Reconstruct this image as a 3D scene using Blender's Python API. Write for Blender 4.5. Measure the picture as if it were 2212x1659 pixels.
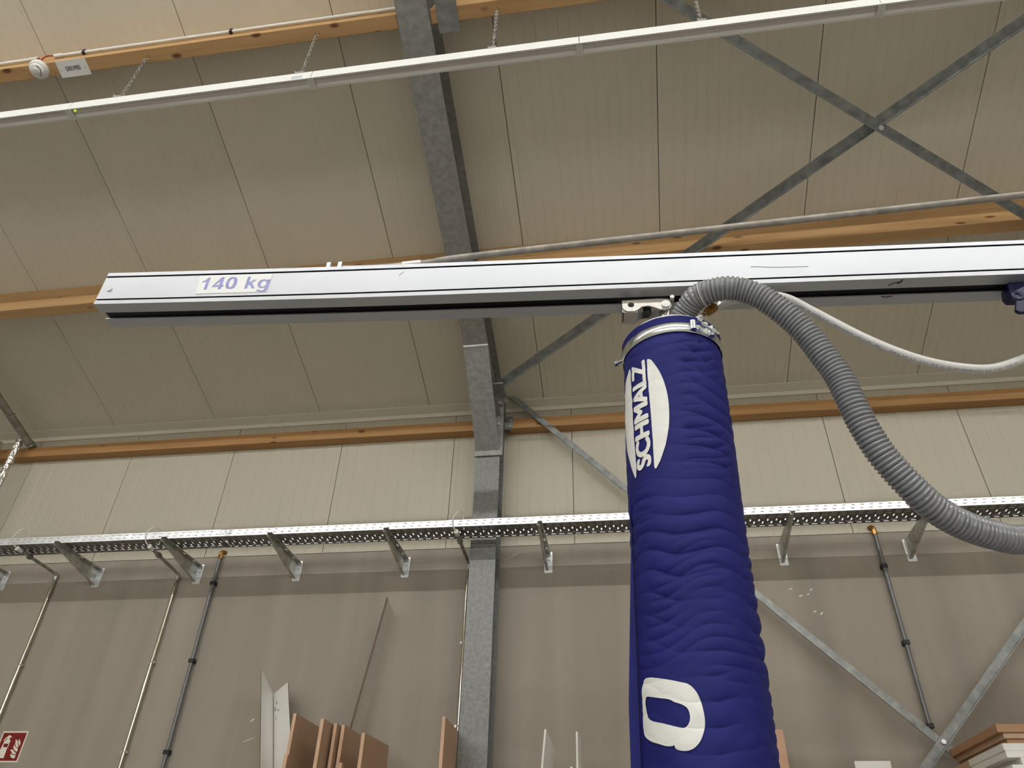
import bpy, bmesh, math, random
from mathutils import Vector, Matrix, noise

random.seed(7)
for o in list(bpy.data.objects): bpy.data.objects.remove(o)
SC = bpy.context.scene
COL = SC.collection

# ------------------------------------------------------------------ camera
cam_d = bpy.data.cameras.new('camera'); cam = bpy.data.objects.new('camera', cam_d); COL.objects.link(cam)
cam_d.sensor_fit = 'HORIZONTAL'; cam_d.sensor_width = 36.0; cam_d.lens = 36.0*1579.49/2212.0
cam_d.clip_start = 0.02; cam_d.clip_end = 100
CR = Vector((0.98863699, 0.14810217, 0.02574188)); CU = Vector((0.06657673, -0.58492506, 0.80835030)); CF = Vector((-0.13477551, 0.79745120, 0.58813871))
cam.matrix_world = Matrix(((CR.x, CU.x, -CF.x, 0), (CR.y, CU.y, -CF.y, 0), (CR.z, CU.z, -CF.z, 1.6), (0, 0, 0, 1)))
SC.camera = cam

# ------------------------------------------------------------------ world, exposure
w = bpy.data.worlds.new('world'); SC.world = w; w.use_nodes = True
w.node_tree.nodes['Background'].inputs[0].default_value = (0.9, 0.95, 1.0, 1); w.node_tree.nodes['Background'].inputs[1].default_value = 0.02
SC.view_settings.view_transform = 'Standard'; SC.view_settings.look = 'None'
SC.view_settings.gamma = 1.0; SC.view_settings.use_curve_mapping = False
SC.view_settings.exposure = 0.0
LAMP = 84.0                 # emission of the lit strip lights
ROWS = [(-1.07, 6.70), (-9.7, 6.2), (-12.9, 5.8), (-16.1, 5.35)]   # (y, z) of the lit rows of strip lights behind the camera; second lowered and third added for ceiling light

# ------------------------------------------------------------------ setting constants
YW = 5.176; ZE = 5.1535; SA = 0.31932; TA = math.tan(SA); ca, sa = math.cos(SA), math.sin(SA)
YR = -7.0                   # ridge
def zc(y): return ZE + TA*(YW-y)
RZ = math.radians(4); RU = Vector((math.cos(RZ), math.sin(RZ), 0)); RN = Vector((-math.sin(RZ), math.cos(RZ), 0))
def RF(s, t, z): return RU*s + RN*t + Vector((0, 0, z))      # crane rail frame: along, across, up

# ------------------------------------------------------------------ materials
def mat(name, col, rough=.6, metal=0., var=.0, scale=6., stretch=(1, 1, 1), bump=0., bscale=None, emit=None, spec=.5, alpha=None, col2=None, coat=0.):
    m = bpy.data.materials.new(name); m.use_nodes = True
    nt = m.node_tree; b = nt.nodes['Principled BSDF']
    b.inputs['Roughness'].default_value = rough; b.inputs['Metallic'].default_value = metal
    b.inputs['Specular IOR Level'].default_value = spec
    if coat: b.inputs['Coat Weight'].default_value = coat
    b.inputs['Base Color'].default_value = (*col, 1)
    if var or bump or col2:
        tc = nt.nodes.new('ShaderNodeTexCoord'); mp = nt.nodes.new('ShaderNodeMapping'); mp.inputs['Scale'].default_value = stretch
        nt.links.new(tc.outputs['Object'], mp.inputs['Vector'])
        n = nt.nodes.new('ShaderNodeTexNoise'); n.inputs['Scale'].default_value = scale; n.inputs['Detail'].default_value = 6
        nt.links.new(mp.outputs['Vector'], n.inputs['Vector'])
        if var or col2:
            r = nt.nodes.new('ShaderNodeValToRGB'); r.color_ramp.elements[0].position = .3; r.color_ramp.elements[1].position = .72
            c2 = col2 or tuple(min(1, c*(1+var)) for c in col)
            r.color_ramp.elements[0].color = (*[c*(1-var) for c in col], 1); r.color_ramp.elements[1].color = (*c2, 1)
            nt.links.new(n.outputs['Fac'], r.inputs['Fac']); nt.links.new(r.outputs['Color'], b.inputs['Base Color'])
        if bump:
            n2 = n
            if bscale:
                n2 = nt.nodes.new('ShaderNodeTexNoise'); n2.inputs['Scale'].default_value = bscale; n2.inputs['Detail'].default_value = 4
                nt.links.new(mp.outputs['Vector'], n2.inputs['Vector'])
            bp = nt.nodes.new('ShaderNodeBump'); bp.inputs['Strength'].default_value = bump; bp.inputs['Distance'].default_value = .01
            nt.links.new(n2.outputs['Fac'], bp.inputs['Height']); nt.links.new(bp.outputs['Normal'], b.inputs['Normal'])
    if emit:
        b.inputs['Emission Color'].default_value = (*emit[:3], 1); b.inputs['Emission Strength'].default_value = emit[3]
    if alpha is not None: b.inputs['Transmission Weight'].default_value = alpha
    return m

def wood(name, c1, c2, knots=True, rough=.6, grain=14.):
    m = bpy.data.materials.new(name); m.use_nodes = True; nt = m.node_tree; b = nt.nodes['Principled BSDF']; b.inputs['Roughness'].default_value = rough
    L = nt.links.new
    tc = nt.nodes.new('ShaderNodeTexCoord')
    mp = nt.nodes.new('ShaderNodeMapping'); mp.inputs['Scale'].default_value = (.7, grain, grain); L(tc.outputs['Object'], mp.inputs['Vector'])
    n = nt.nodes.new('ShaderNodeTexNoise'); n.inputs['Scale'].default_value = 1.6; n.inputs['Detail'].default_value = 5; n.inputs['Distortion'].default_value = .6
    L(mp.outputs['Vector'], n.inputs['Vector'])
    r = nt.nodes.new('ShaderNodeValToRGB'); r.color_ramp.elements[0].position = .35; r.color_ramp.elements[1].position = .65
    r.color_ramp.elements[0].color = (*c1, 1); r.color_ramp.elements[1].color = (*c2, 1); L(n.outputs['Fac'], r.inputs['Fac'])
    out = r.outputs['Color']
    if knots:
        mp2 = nt.nodes.new('ShaderNodeMapping'); mp2.inputs['Scale'].default_value = (4.0, 9, 9); L(tc.outputs['Object'], mp2.inputs['Vector'])
        v = nt.nodes.new('ShaderNodeTexVoronoi'); v.inputs['Scale'].default_value = 1.0; L(mp2.outputs['Vector'], v.inputs['Vector'])
        kr = nt.nodes.new('ShaderNodeValToRGB'); kr.color_ramp.elements[0].position = .09; kr.color_ramp.elements[1].position = .17
        kr.color_ramp.elements[0].color = (1, 1, 1, 1); kr.color_ramp.elements[1].color = (0, 0, 0, 1); L(v.outputs['Distance'], kr.inputs['Fac'])
        mx = nt.nodes.new('ShaderNodeMix'); mx.data_type = 'RGBA'; L(kr.outputs['Color'], mx.inputs['Factor']); L(out, mx.inputs['A'])
        mx.inputs['B'].default_value = (c1[0]*.33, c1[1]*.22, c1[2]*.18, 1); out = mx.outputs['Result']
    L(out, b.inputs['Base Color'])
    return m

M = dict(
 panel=mat('panel_sheet', (.53, .492, .39), .42, 0, .03, 1.2, spec=.4),  # base colour lowered to offset strong light on the back wall
 roofpanel=mat('roof_panel_sheet', (.72, .675, .555), .5, 0, .03, 1.2, spec=.3),  # base colour raised to make up for light missing on the ceiling
 trim=mat('trim_sheet', (.74, .70, .585), .4, 0, .02, 2),
 concrete=mat('concrete', (.335, .295, .245), .75, 0, .13, 1.8, (2.2, 1, .16), .15, 30.),
 floor=mat('floor_concrete', (.42, .41, .39), .5, 0, .12, 1.2),
 dark=mat('joint_backing', (.20, .185, .155), .8),
 pine=wood('pine', (.44, .255, .105), (.53, .325, .145)),
 pine2=wood('pine_girt', (.36, .185, .062), (.46, .25, .09)),
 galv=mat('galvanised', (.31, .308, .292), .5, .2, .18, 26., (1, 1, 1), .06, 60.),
 galvc=mat('galvanised_column', (.225, .228, .224), .45, .25, .20, 42., (1, 1, 1), .06, 60.),  # darker copy of the frame's zinc, offsetting direct light on the column
 galvb=mat('galvanised_brace', (.26, .27, .26), .45, .45, .3, 18., (1, 1, 1), .05, 50.),
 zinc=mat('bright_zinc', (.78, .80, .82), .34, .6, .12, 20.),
 traybase=mat('tray_underside', (.20, .20, .185), .42, .9, .2, 20.),  # zinc darkened to stand for the dark floor mirrored in it
 bracket=mat('bracket_zinc', (.55, .56, .53), .42, .75, .35, 16.),
 chrome=mat('nickel_tube', (.62, .57, .48), .13, 1.0),
 steel=mat('stainless', (.62, .60, .58), .3, .9, .08, 30.),
 clampz=mat('clamp_steel', (.78, .82, .84), .22, .95),
 greypipe=mat('grey_pipe', (.16, .165, .17), .35, .3, .1, 12.),
 black=mat('black_plastic', (.012, .012, .014), .5),
 brass=mat('brass', (.42, .22, .06), .3, .9, .1, 30),
 white=mat('white_plastic', (.74, .73, .68), .45),
 whitemetal=mat('white_enamel', (.86, .86, .84), .35),
 lens=mat('lens_off', (.90, .88, .85), .3, 0, .10, 3.5, (.6, 14, 14)),
 lensin=mat('lens_channel', (.66, .61, .57), .4, 0, .12, 3, (.5, 20, 20)),
 lit=mat('lens_lit', (.9, .9, .9), .4, emit=(1.0, 1.0, 1.0, LAMP)),
 led=mat('led_green', (.5, .7, .05), .4, emit=(.6, .9, .05, .7)),
 alu=mat('anodised_rail', (.555, .575, .61), .36, .5, .02, 4., spec=.5),
 groove=mat('rail_groove', (.02, .022, .025), .6),  # near black, stands for shade in the rail's grooves and slot
 sticker=mat('sticker_film', (.90, .92, .91), .4),
 lilac=mat('lilac_print', (.33, .33, .66), .5, 0, .12, 60),
 print=mat('white_print', (.86, .87, .84), .5, 0, .03, 20),
 navy=mat('navy_fabric', (.013, .016, .15), .62, 0, .10, 9., spec=.22),
 hose=mat('grey_hose', (.235, .245, .265), .24, 0, .05, 30, spec=.7, coat=.4),
 whose=mat('clear_braided_hose', (.76, .76, .75), .3, 0, .06, 160., spec=.5),
 ink=mat('blue_ink', (.28, .31, .42), .6),
 bluemark=mat('blue_mark', (.18, .33, .50), .6),
 blue=mat('blue_paint', (.003, .006, .055), .35),
 rod=mat('weathered_rod', (.36, .335, .30), .5, .35, .3, 22.),
 mdf=mat('mdf_face', (.52, .355, .235), .7, 0, .06, 8.),
 mdf2=mat('mdf_red', (.44, .25, .135), .7, 0, .06, 8.),
 mdf3=mat('board_tan', (.60, .375, .26), .7, 0, .05, 6.),
 mdfedge=mat('mdf_lit_edge', (.66, .43, .29), .7, 0, .1, 14.),  # lighter brown for edges facing the lamps, light put into the colour
 wboard=mat('white_board', (.86, .855, .81), .55, 0, .03, 4.),
 gboard=mat('grey_board', (.60, .56, .49), .6, 0, .04, 4.),
 bedge=mat('brown_edge', (.14, .085, .06), .6),
 red=mat('sign_red', (.20, .004, .004), .4),
 cream=mat('sign_white', (.80, .76, .66), .45),
 redwire=mat('red_wire', (.32, .02, .015), .45),
 text=mat('black_ink', (.02, .02, .02), .6),
 foil=mat('foil', (.75, .74, .71), .22, 1.0, .1, 30, (1, 1, 1), .9, 40.),
 jacket=mat('clear_jacket', (.36, .34, .30), .25, .5, .4, 14., (1, 1, 1), .3, 20.),
)

# ------------------------------------------------------------------ mesh helpers
def link(o, parent=None):
    COL.objects.link(o)
    if parent: o.parent = parent
    return o
def obj(name, verts, faces, m, parent=None, smooth=False):
    me = bpy.data.meshes.new(name); me.from_pydata([tuple(v) for v in verts], [], faces); me.validate(); me.update()
    me.materials.append(m if not isinstance(m, str) else M[m])
    if smooth: me.polygons.foreach_set('use_smooth', [True]*len(me.polygons))
    return link(bpy.data.objects.new(name, me), parent)
def fix(o):
    bm = bmesh.new(); bm.from_mesh(o.data); bmesh.ops.recalc_face_normals(bm, faces=bm.faces); bm.to_mesh(o.data); bm.free(); return o
class MB:
    def __init__(s): s.v = []; s.f = []
    def add(s, v, f):
        k = len(s.v); s.v += [Vector(p) for p in v]; s.f += [tuple(i+k for i in q) for q in f]; return s
    def box(s, a, b, fr=None):
        (x0, y0, z0), (x1, y1, z1) = a, b
        P = [(x0,y0,z0),(x1,y0,z0),(x1,y1,z0),(x0,y1,z0),(x0,y0,z1),(x1,y0,z1),(x1,y1,z1),(x0,y1,z1)]
        if fr: P = [fr(*p) for p in P]
        return s.add(P, [(0,3,2,1),(4,5,6,7),(0,1,5,4),(1,2,6,5),(2,3,7,6),(3,0,4,7)])
    def prism(s, poly, d):                 # poly: 3-D loop, d: extrusion vector
        n = len(poly); P = [Vector(p) for p in poly]; d = Vector(d)
        return s.add(P+[p+d for p in P], [tuple(range(n))[::-1], tuple(range(n, 2*n))]+[(i, (i+1) % n, n+(i+1) % n, n+i) for i in range(n)])
    def cyl(s, a, b, r, n=12, r2=None, cap=True):
        a, b = Vector(a), Vector(b); d = (b-a).normalized(); x = d.orthogonal().normalized(); y = d.cross(x); r2 = r if r2 is None else r2
        P = [a+(x*math.cos(2*math.pi*i/n)+y*math.sin(2*math.pi*i/n))*r for i in range(n)]+[b+(x*math.cos(2*math.pi*i/n)+y*math.sin(2*math.pi*i/n))*r2 for i in range(n)]
        F = [(i, (i+1) % n, n+(i+1) % n, n+i) for i in range(n)]
        if cap: F += [tuple(range(n))[::-1], tuple(range(n, 2*n))]
        return s.add(P, F)
    def tube(s, path, rad, n=12, closed=False):
        path = [Vector(p) for p in path]; N = len(path); P = []; prev = None
        for i, p in enumerate(path):
            if closed: d = path[(i+1) % N]-path[i-1]
            else: d = path[min(i+1, N-1)]-path[max(i-1, 0)]
            d.normalize()
            if prev is None: x = d.orthogonal().normalized()
            else: x = (prev-d*prev.dot(d)).normalized()
            prev = x; y = d.cross(x); r = rad(i) if callable(rad) else rad
            P += [p+(x*math.cos(2*math.pi*k/n)+y*math.sin(2*math.pi*k/n))*r for k in range(n)]
        F = []
        for i in range(N if closed else N-1):
            j = (i+1) % N
            F += [(i*n+k, i*n+(k+1) % n, j*n+(k+1) % n, j*n+k) for k in range(n)]
        if not closed: F += [tuple(range(n))[::-1], tuple(range((N-1)*n, N*n))]
        return s.add(P, F)
    def torus(s, c, x, y, R, r, n=24, k=8):
        c, x, y = Vector(c), Vector(x).normalized(), Vector(y).normalized()
        return s.tube([c+(x*math.cos(2*math.pi*i/n)+y*math.sin(2*math.pi*i/n))*R for i in range(n)], r, k, True)
    def build(s, name, m, parent=None, smooth=False, bevel=0, angle=40):
        o = fix(obj(name, s.v, s.f, m, parent, smooth))
        if smooth: 
            try: o.data.set_sharp_from_angle(angle=math.radians(angle))
            except Exception: pass
        if bevel:
            b = o.modifiers.new('bevel', 'BEVEL'); b.width = bevel; b.segments = 2; b.limit_method = 'ANGLE'
        return o
def catmull(pts, n=8):
    P = [Vector(p) for p in pts]; P = [P[0]*2-P[1]]+P+[P[-1]*2-P[-2]]; out = []
    for i in range(1, len(P)-2):
        for k in range(n):
            t = k/n; a, b, c, d = P[i-1:i+3]
            out.append(.5*((2*b)+(c-a)*t+(2*a-5*b+4*c-d)*t*t+(3*b-a-3*c+d)*t**3))
    return out+[P[-2]]
def resample(path, step):
    out = [path[0]]; acc = 0; 
    for a, b in zip(path, path[1:]):
        L = (b-a).length; t = step-acc
        while t <= L: out.append(a+(b-a)*(t/L)); t += step
        acc = (acc+L) % step
    return out
def thing(name, label, cat, loc=(0, 0, 0), group=None):
    o = link(bpy.data.objects.new(name, None)); o.location = loc; o.empty_display_size = .05
    return tag(o, label, cat, group)
def tag(o, label, cat, group=None):
    o['label'] = label; o['category'] = cat
    if group: o['group'] = group
    return o
def struct(o): o['kind'] = 'structure'; return o
def root_at(o, loc):           # parts are built in world space: undo the root's own offset
    for c in o.children: c.location = -Vector(loc)
def dup(root, off, label=None):
    r = root.copy(); COL.objects.link(r); r.location = root.location+Vector(off)
    if label: r['label'] = label
    for ch in list(root.children):
        c = ch.copy(); COL.objects.link(c); c.parent = r
        for g in list(ch.children):
            d = g.copy(); COL.objects.link(d); d.parent = c
    return r
def curve2d(outlines):         # filled outlines (outer first, holes after) -> verts, faces in the XY plane
    cu = bpy.data.curves.new('tmp', 'CURVE'); cu.dimensions = '2D'; cu.fill_mode = 'BOTH'
    for pts in outlines:
        sp = cu.splines.new('POLY'); sp.points.add(len(pts)-1); sp.use_cyclic_u = True
        for p, q in zip(sp.points, pts): p.co = (q[0], q[1], 0, 1)
    return _tomesh(cu)
def text2d(body, bold=0., shear=0.):
    cu = bpy.data.curves.new('tmp', 'FONT'); cu.body = body; cu.fill_mode = 'FRONT'; cu.shear = shear; cu.resolution_u = 6
    v, f = _tomesh(cu)
    if bold:                     # heavier strokes: the same glyphs laid over each other, slightly shifted
        V, F = [], []
        for dx, dy in ((0, 0), (1, 0), (-1, 0), (.5, .8), (-.5, .8), (.5, -.8), (-.5, -.8)):
            k = len(V); V += [p+Vector((dx*bold, dy*bold*.8, 0)) for p in v]; F += [tuple(i+k for i in q) for q in f]
        v, f = V, F
    return v, f
def _tomesh(cu):
    o = bpy.data.objects.new('tmp', cu); COL.objects.link(o); bpy.context.view_layer.update()
    me = bpy.data.meshes.new_from_object(o.evaluated_get(bpy.context.evaluated_depsgraph_get()))
    v = [x.co.copy() for x in me.vertices]; f = [tuple(p.vertices) for p in me.polygons]
    bpy.data.objects.remove(o); bpy.data.meshes.remove(me); bpy.data.curves.remove(cu)
    return v, f
def fit(v, x0, x1, y0, y1):
    a, b = min(p.x for p in v), max(p.x for p in v); c, d = min(p.y for p in v), max(p.y for p in v)
    return [Vector((x0+(p.x-a)/(b-a)*(x1-x0), y0+(p.y-c)/(d-c)*(y1-y0), 0)) for p in v]
def slice2d(v, f, dx, dy):     # cut a flat mesh into small cells so that it can follow a curved surface
    bm = bmesh.new(); vs = [bm.verts.new(p) for p in v]
    for q in f:
        try: bm.faces.new([vs[i] for i in q])
        except ValueError: pass
    bmesh.ops.remove_doubles(bm, verts=bm.verts, dist=1e-6)
    bmesh.ops.triangulate(bm, faces=bm.faces[:])
    for it in range(12):
        long = [e for e in bm.edges if e.calc_length() > dx]
        if not long: break
        bmesh.ops.subdivide_edges(bm, edges=long, cuts=1)
        bmesh.ops.triangulate(bm, faces=[q for q in bm.faces if len(q.verts) > 3])
    bm.verts.ensure_lookup_table(); bm.verts.index_update()
    out = [x.co.copy() for x in bm.verts], [tuple(x.index for x in q.verts) for q in bm.faces]
    bm.free(); return out
def islands(v, f):           # split a flat mesh into its separate letters, left to right
    par = list(range(len(v)))
    def find(i):
        while par[i] != i: par[i] = par[par[i]]; i = par[i]
        return i
    for q in f:
        for i in q[1:]: par[find(i)] = find(q[0])
    grp = {}
    for q in f: grp.setdefault(find(q[0]), []).append(q)
    out = []
    for fs_ in grp.values():
        idx = sorted({i for q in fs_ for i in q}); mp = {i: k for k, i in enumerate(idx)}
        out.append(([v[i] for i in idx], [tuple(mp[i] for i in q) for q in fs_]))
    return sorted(out, key=lambda t: min(p.x for p in t[0]))
def plate_mb(outlines, fn, th):     # a flat shape with holes given thickness: fn(x, y, d) -> world
    v, f = curve2d(outlines); mb = MB(); n = len(v)
    ed = {}
    for q in f:
        for a, b in zip(q, q[1:]+q[:1]):
            k = (min(a, b), max(a, b)); ed[k] = ed.get(k, 0)+1
    mb.add([fn(p.x, p.y, 0) for p in v]+[fn(p.x, p.y, th) for p in v],
           [q for q in f]+[tuple(i+n for i in q)[::-1] for q in f]+[(a, b, b+n, a+n) for (a, b), c in ed.items() if c == 1])
    return mb
def circ(cx, cy, r, n=16): return [(cx+r*math.cos(2*math.pi*i/n), cy+r*math.sin(2*math.pi*i/n)) for i in range(n)]

# ================================================================== THE SETTING
XL, XR, YB = -13.0, 11.0, 2*YR-YW
def plain(name, verts, m): return struct(fix(obj(name, verts, [(0, 1, 2, 3)], m)))
fl = MB().box((XL-.1, YB-.1, -.15), (XR+.1, YW+.3, 0)).build('floor', 'floor'); struct(fl)

# back wall: concrete below, ribbed metal panels above
wall = struct(link(bpy.data.objects.new('wall_back', None)))
MB().box((XL, YW, 0), (XR, YW+.25, 3.88)).build('concrete_base', 'concrete', wall)
MB().box((XL, YW+.012, 3.88), (XR, YW+.2, 5.5)).build('joint_backing', 'dark', wall)
def ribs(width, period, gd, gap=.0028, gw=.0085):
    pr = [(gap, .013), (gap, 0)]; x = period/2
    while x < width-.02:
        pr += [(x-gw, 0), (x-gw*.5, gd), (x+gw*.5, gd), (x+gw, 0)]; x += period
    return pr+[(width-gap, 0), (width-gap, .013)]
def panel_mesh(name, width, period, fn, t0, t1, gd, m='panel'):
    pr = ribs(width, period, gd); n = len(pr)
    V = [fn(x, t0, d) for x, d in pr]+[fn(x, t1, d) for x, d in pr]; F = [(i, i+1, n+i+1, n+i) for i in range(n-1)]
    me = bpy.data.meshes.new(name); me.from_pydata(V, [], F); me.materials.append(M[m]); me.update(); return me
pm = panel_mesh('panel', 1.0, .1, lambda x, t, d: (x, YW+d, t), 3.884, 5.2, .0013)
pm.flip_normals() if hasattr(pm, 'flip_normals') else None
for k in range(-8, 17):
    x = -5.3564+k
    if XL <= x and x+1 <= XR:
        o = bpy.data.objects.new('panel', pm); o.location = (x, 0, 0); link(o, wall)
SC_ = [(1.136, 3.489, .016, .5), (1.270, 3.479, .014, .6), (1.194, 3.438, .018, .3), (1.245, 3.447, .010, .2), (1.263, 3.327, .012, .4), (1.305, 3.313, .014, .8), (-2.637, 2.658, .020, .7), (-2.63, 2.535, .055, .35), (-.83, 3.803, .085, .46)]
for x, z, L, a in SC_:
    n_ = 9; up_ = []; dn = []
    for i in range(n_):
        t_ = i/(n_-1)*2-1; wv = (.0035 if L > .05 else .006)*(1-t_*t_)**.5*random.uniform(.35, 1); cx, cz = x+t_*L*math.cos(a), z+t_*L*math.sin(a)
        up_.append((cx-wv*math.sin(a), YW-.0006, cz+wv*math.cos(a))); dn.append((cx+wv*math.sin(a), YW-.0006, cz-wv*math.cos(a)))
    obj('scuff_mark', up_+dn, [(i, i+1, n_+i+1, n_+i) for i in range(n_-1)], 'cream' if L < .05 else 'gboard', wall)
# ceiling panels along the slope
ceil = struct(link(bpy.data.objects.new('ceiling', None)))
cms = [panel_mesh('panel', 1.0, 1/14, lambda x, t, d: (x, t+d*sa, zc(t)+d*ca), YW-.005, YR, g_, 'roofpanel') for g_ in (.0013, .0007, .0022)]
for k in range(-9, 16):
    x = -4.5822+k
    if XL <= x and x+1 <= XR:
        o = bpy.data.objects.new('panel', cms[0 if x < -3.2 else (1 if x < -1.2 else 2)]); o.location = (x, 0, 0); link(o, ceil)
obj('roof_underlay', [(XL, YW+.2, zc(YW+.2)+.0125), (XR, YW+.2, zc(YW+.2)+.0125), (XR, YR, zc(YR)+.0125), (XL, YR, zc(YR)+.0125)], [(0, 1, 2, 3)], 'dark', ceil)
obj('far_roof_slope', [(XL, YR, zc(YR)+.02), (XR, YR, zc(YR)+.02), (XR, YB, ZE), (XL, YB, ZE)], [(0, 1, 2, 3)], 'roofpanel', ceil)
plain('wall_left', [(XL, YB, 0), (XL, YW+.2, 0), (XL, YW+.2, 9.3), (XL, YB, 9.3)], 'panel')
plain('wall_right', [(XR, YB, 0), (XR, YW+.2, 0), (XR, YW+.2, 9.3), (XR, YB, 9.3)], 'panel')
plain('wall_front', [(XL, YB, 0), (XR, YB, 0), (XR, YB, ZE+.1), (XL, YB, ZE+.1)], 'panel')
# eave flashing: an angle sheet in the corner of wall and roof
t = MB()
t.prism([(XL, YW-.085, zc(YW-.085)-.003), (XL, YW-.002, zc(YW-.002)-.003), (XL, YW-.002, zc(YW)-.001), (XL, YW-.085, zc(YW-.085)-.0005)], (XR-XL, 0, 0))
t.box((XL, YW-.0045, 5.112), (XR, YW-.001, ZE-.002)); t.box((XL, YW-.012, 5.108), (XR, YW-.001, 5.112))
struct(t.build('trim_1', 'trim'))
for i in range(-8, 9):
    x = i*1.13-.35; o = MB().cyl((x, YW-.055, zc(YW-.055)-.0035), (x, YW-.058, zc(YW-.055)-.010), .006, 8).build('screw', 'trim', bpy.data.objects['trim_1'])

# ================================================================== STEEL FRAME
def isec(mb, c, ax_w, ax_d, length, w, d, tf=.012, tw=.009):
    """I section: centre of the lower flange c, width axis, depth axis (towards upper flange), extrusion vector"""
    c, W_, D_, Lv = Vector(c), Vector(ax_w), Vector(ax_d), Vector(length)
    h = w/2
    poly = [(-h, 0), (h, 0), (h, tf), (tw/2, tf), (tw/2, d-tf), (h, d-tf), (h, d), (-h, d), (-h, d-tf), (-tw/2, d-tf), (-tw/2, tf), (-h, tf)]
    return mb.prism([c+W_*a+D_*b for a, b in poly], Lv)
FX, FW, YF = -1.008, .19, 4.926
def frame(name, label):
    r = thing(name, label, 'steel frame', (FX, YF, 0))
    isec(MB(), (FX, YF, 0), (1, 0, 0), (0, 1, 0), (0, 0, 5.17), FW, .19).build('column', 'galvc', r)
    # rafter, bottom flange .34 m (vertical) under the ceiling
    n = Vector((0, sa, ca)); y0 = 4.93; k = .34
    p0 = Vector((FX, y0, zc(y0)-k)); p1 = Vector((FX, YR+.05, zc(YR+.05)-k))
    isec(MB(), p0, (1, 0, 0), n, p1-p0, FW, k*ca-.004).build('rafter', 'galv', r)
    # tapered haunch under the rafter
    hb = MB(); a = Vector((FX-FW/2, 4.24, zc(4.24)-.347)); b = Vector((FX-FW/2, YF-.004, 4.566)); nn = (b-a).normalized(); up = Vector((0, -nn.z, nn.y))
    hb.prism([a, b, b+up*.012, a+up*.012], (FW, 0, 0))
    hb.prism([(FX-.004, 4.25, zc(4.25)-.345), (FX-.004, YF-.004, 4.575), (FX-.004, YF-.004, zc(YF)-.345)], (.008, 0, 0))
    hb.build('haunch', 'galv', r)
    MB().box((FX-FW/2, 4.236, zc(4.24)-.356), (FX+FW/2, 4.252, zc(4.24)-.343)).build('weld_seam', 'zinc', r)
    MB().box((FX-.105, YF-.020, 4.535), (FX+.118, YF-.0005, 5.12)).build('end_plate', 'galv', r, bevel=.002)
    for z in (4.62, 4.82, 4.93, 5.03):
        for s in (-1, 1):
            MB().cyl((FX+s*.085, YF-.034, z), (FX+s*.085, YF-.02, z), .013, 6).build('bolt', 'zinc', r)
    # gusset for the bracing
    MB().box((FX+FW/2-.01, 4.55, zc(4.6)-.375), (FX+FW/2+.07, 4.75, zc(4.6)-.365)).build('gusset', 'galvb', r)
    for z in (4.70, 4.78):
        MB().cyl((FX+.045, YF+.1, z), (FX+.02, YF+.1, z), .013, 6).build('bolt', 'zinc', r)
    root_at(r, (FX, YF, 0))
    return r
fr = frame('portal_frame', 'galvanised steel column and rafter frame in the middle, with a tapered haunch')
dup(fr, (6.0, 0, 0), 'galvanised steel frame at the far right end of the roof bracing')
dup(fr, (-6.0, 0, 0), 'galvanised steel frame beyond the left edge of the timber girt')

# ================================================================== TIMBER
def purlin(x0, x1, yarris, label, group, m='pine'):
    """yarris: y of the lower near edge; .08 wide, .31 deep, square to the roof"""
    k = .31/ca; a = Vector((x0, yarris, zc(yarris+.31*sa)-.31*ca)); nrm = Vector((0, sa, ca)); mdir = Vector((0, ca, -sa))
    o = MB().prism([a, a+mdir*.08, a+mdir*.08+nrm*.309, a+nrm*.309], (x1-x0, 0, 0)).build('timber_purlin', m, None, bevel=.003)
    return tag(o, label, 'beam', group)
GP = 'timber purlins under the roof'
purlin(-6.9, -1.108, 2.051, 'pine purlin at upper left carrying the smoke detector and white sign', GP)
purlin(-.905, 4.89, 2.051, 'pine purlin at the top edge, right of the steel rafter', GP)
purlin(-6.9, -1.108, 3.643, 'pine purlin running behind the left end of the white crane rail', GP)
purlin(-.905, 4.89, 3.643, 'pine purlin behind the crane rail, right of the steel rafter, under the grey tie rod', GP)
for x0, x1, lab in ((-6.9, -1.11, 'square pine girt on the wall, left of the steel column'), (-.875, 4.89, 'square pine girt on the wall, right of the steel column')):
    tag(MB().box((x0, YW-.1, 4.886), (x1, YW-.001, 4.984)).build('timber_girt', 'pine2', None, bevel=.004), lab, 'beam', 'pine girts along the wall')
# cleats
c = thing('purlin_cleat', 'dark steel cleat under the purlin beside the rafter at the top', 'bracket', (-.83, 2.12, 5.84))
a0 = Vector((-.868, 2.02, zc(2.02+.31*sa)-.31*ca-.006)); md = Vector((0, ca, -sa)); nr = Vector((0, sa, ca))
MB().prism([a0-md*.05, a0+md*.165, a0+md*.165+nr*.006, a0-md*.05+nr*.006], (.125, 0, 0)).build('plate', 'galvb', c)
MB().prism([a0+md*.112+nr*.007, a0+md*.12+nr*.007, a0+md*.12+nr*.16, a0+md*.112+nr*.16], (.125, 0, 0)).build('upstand', 'galvb', c)
root_at(c, c.location)
c = thing('girt_cleat', 'small dark steel cleat joining the girt to the column', 'bracket', (-.89, YW-.1, 4.9))
MB().box((-.911, YW-.108, 4.87), (-.84, YW-.101, 5.0)).build('plate', 'galvb', c)
for z in (4.9, 4.96): MB().cyl((-.858, YW-.116, z), (-.858, YW-.108, z), .008, 6).build('bolt', 'zinc', c)
root_at(c, c.location)

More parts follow.
